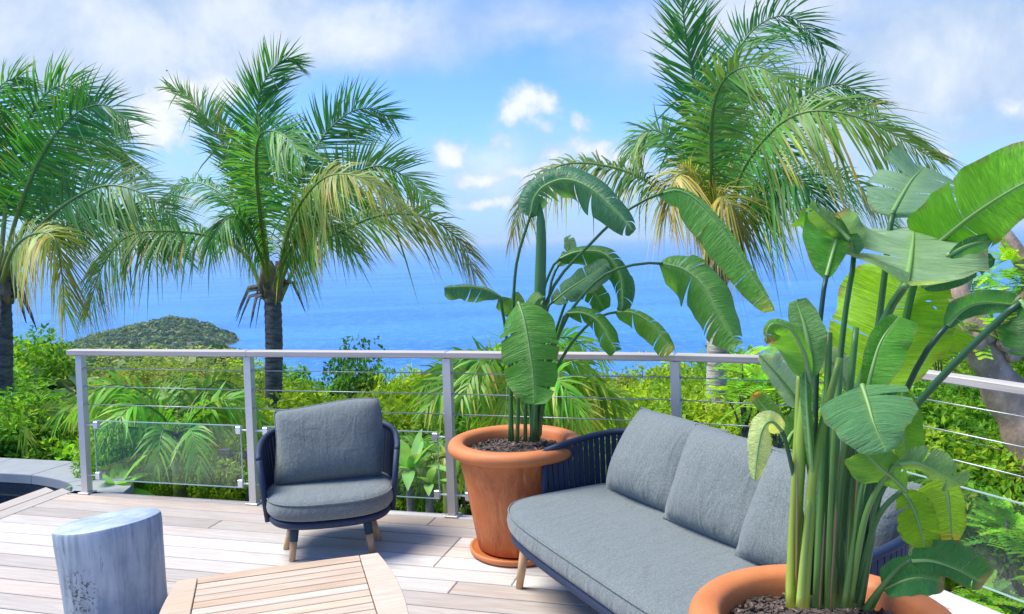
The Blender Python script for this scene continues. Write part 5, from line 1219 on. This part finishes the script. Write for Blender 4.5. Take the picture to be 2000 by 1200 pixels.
# ------------------------------------------------------------------ garden floor: old timbers, posts, stones
rs = random.Random(12)
for (x0, y0, x1, y1, h, dep, lab) in [(262, 935, 282, 890, .13, 0, 'leftmost grey weathered plank on the slope behind the first glass panel'), (285, 935, 300, 890, .13, 0, 'second grey weathered plank on the slope behind the first glass panel'), (312, 940, 325, 890, .13, 0, 'third grey weathered plank beside the small palm trunk')]:
    a_, c_ = G(x0, y0, -.55), G(x1, y1, -.45); b = MB(); b.bar(a_, c_, .11, .05, 0, (0, 0, 1), .006); tag(b.build('old_plank', 'old_timber', None, smooth=False), lab, 'plank', 'old planks on the garden slope')
def plank_wall(x0, x1, ytop, ybot, dep0, dep1, n, label):
    A_, B_ = P(x0, ybot, dep0), P(x1, ybot, dep1); top = P(x0, ytop, dep0).z; root = thing('timber_retaining_wall', A_, 0, label, 'retaining wall', 'timber walls in the garden'); h = (top - A_.z) / n
    for k in range(n):
        b = MB(); b.bar(Vector((0, 0, h * (k + .5))) + Vector((0, rs.uniform(-.01, .01), 0)), B_ - A_ + Vector((0, rs.uniform(-.01, .01), -(B_ - A_).z + h * (k + .5))), .05, h - .012, 0, (0, 0, 1), .006); b.build('plank', 'old_timber', root, smooth=False)
    for t_ in (.03, .5, .97): b = MB(); p_ = (B_ - A_) * t_; p_.z = 0; b.box(p_ + Vector((0, -.06, n * h / 2)), (.09, .06, n * h + .08)); b.build('stake', 'old_timber', root, smooth=False)
plank_wall(395, 500, 882, 962, 6.9, 6.8, 5, 'low grey timber retaining wall behind the first glass panel')
plank_wall(742, 845, 862, 905, 6.9, 6.7, 4, 'low grey timber wall behind the glass right of the armchair')
for k, (x, y, dep, lab) in enumerate([(1895, 960, 6.0, 'left grey fence post in the shade right of the big leaves'), (1920, 940, 6.1, 'second grey post in the shade beyond the right glass'), (1955, 930, 6.0, 'third grey post in the shade beyond the right glass'), (1982, 945, 5.9, 'rightmost grey post in the shade beyond the right glass')]):
    p_ = P(x, y + 60, dep); b = MB(); b.tube([(0, 0, -.5), (.01, 0, .1), (.0, .01, .42)], [.035, .033, .03], 10); tag(b.build('wooden_post', 'old_timber', None, loc=p_), lab, 'post', 'posts beyond the right glass')
b = MB()
for k in range(900):                        # litter and stones on the soil under the railing
    if k < 600: t_ = rs.uniform(-.25, 1.2); base = POSTS[0].lerp(POSTS[3], t_) + Q1 * rs.uniform(.12, 1.8)
    else: base = POSTS[4] + DR * rs.uniform(-.2, 2.2) + RN * rs.uniform(.1, 2.2)
    z = ground_z(base.x, base.y); s_ = rs.uniform(.015, .06); rm = Matrix.Rotation(rs.uniform(0, 6.28), 3, 'Z') @ Matrix.Rotation(rs.gauss(0, .4), 3, 'X')
    g_ = rs.uniform(.4, 2.4); b.box((base.x, base.y, z + s_ * .2), (s_, s_ * rs.uniform(.4, .9), s_ * rs.uniform(.2, .7)), rm, 0, s_ * .1, (g_ * 2.2, g_ * 2.0, g_ * 1.8))
tag(b.build('stones_and_litter', 'soil', smooth=False), 'stones and dry litter on the soil just beyond the deck', 'stones', kind='stuff')

# far house roof on the slope and a bird
hp = P(100, 726, 210); hr = thing('far_house', hp, R(20), 'pale grey roof of a far house among the trees at left', 'house')
b = MB(); b.box((0, 0, -1.4), (9, 6, 2.4)); b.build('wall', 'housewall', hr, smooth=False)
b = MB(); b.add([(-5, -3.6, -.2), (5, -3.6, -.2), (5, 3.6, -.2), (-5, 3.6, -.2), (-3.4, 0, 1.5), (3.4, 0, 1.5)], [(0, 1, 5, 4), (1, 2, 5), (2, 3, 4, 5), (3, 0, 4), (3, 2, 1, 0)]); b.build('roof', 'roofgrey', hr, smooth=False)
bp = P(326, 139, 120); bd = thing('bird', bp, 0, 'tiny dark bird flying under the clouds at upper left', 'bird')
b = MB(); b.tube([(-.16, 0, 0), (-.05, 0, .03), (.08, 0, .02), (.2, 0, 0)], [.02, .06, .05, .01], 8); b.build('body', 'birdblack', bd)
for s_ in (-1, 1):
    b = MB(); b.add([(-.05, 0, .04), (.07, 0, .04), (.03, s_ * .3, .14), (-.06, s_ * .3, .13), (-.10, s_ * .55, .06)], [(0, 1, 2, 3), (3, 2, 4)]); b.build('wing', 'birdblack', bd, smooth=False)

# ------------------------------------------------------------------ sea air
HZ = 7e-5
mt, t, out = material('haze_air')
pv = t.n('ShaderNodeVolumePrincipled', inp={'Color': (.70, .87, 1.0, 1), 'Density': HZ, 'Anisotropy': .0})
t.t.links.new(pv.outputs[0], out.inputs['Volume']); M['haze_air'] = mt
b = MB(); b.box((0, S / 2 - 1000, (SEA_Z - 16 + 34) / 2), (2 * S + 2000, S + 6000, 34 - SEA_Z + 16)); hz = b.build('haze', 'haze_air', smooth=False); tag(hz, kind='stuff')
scene.cycles.volume_bounces = 0
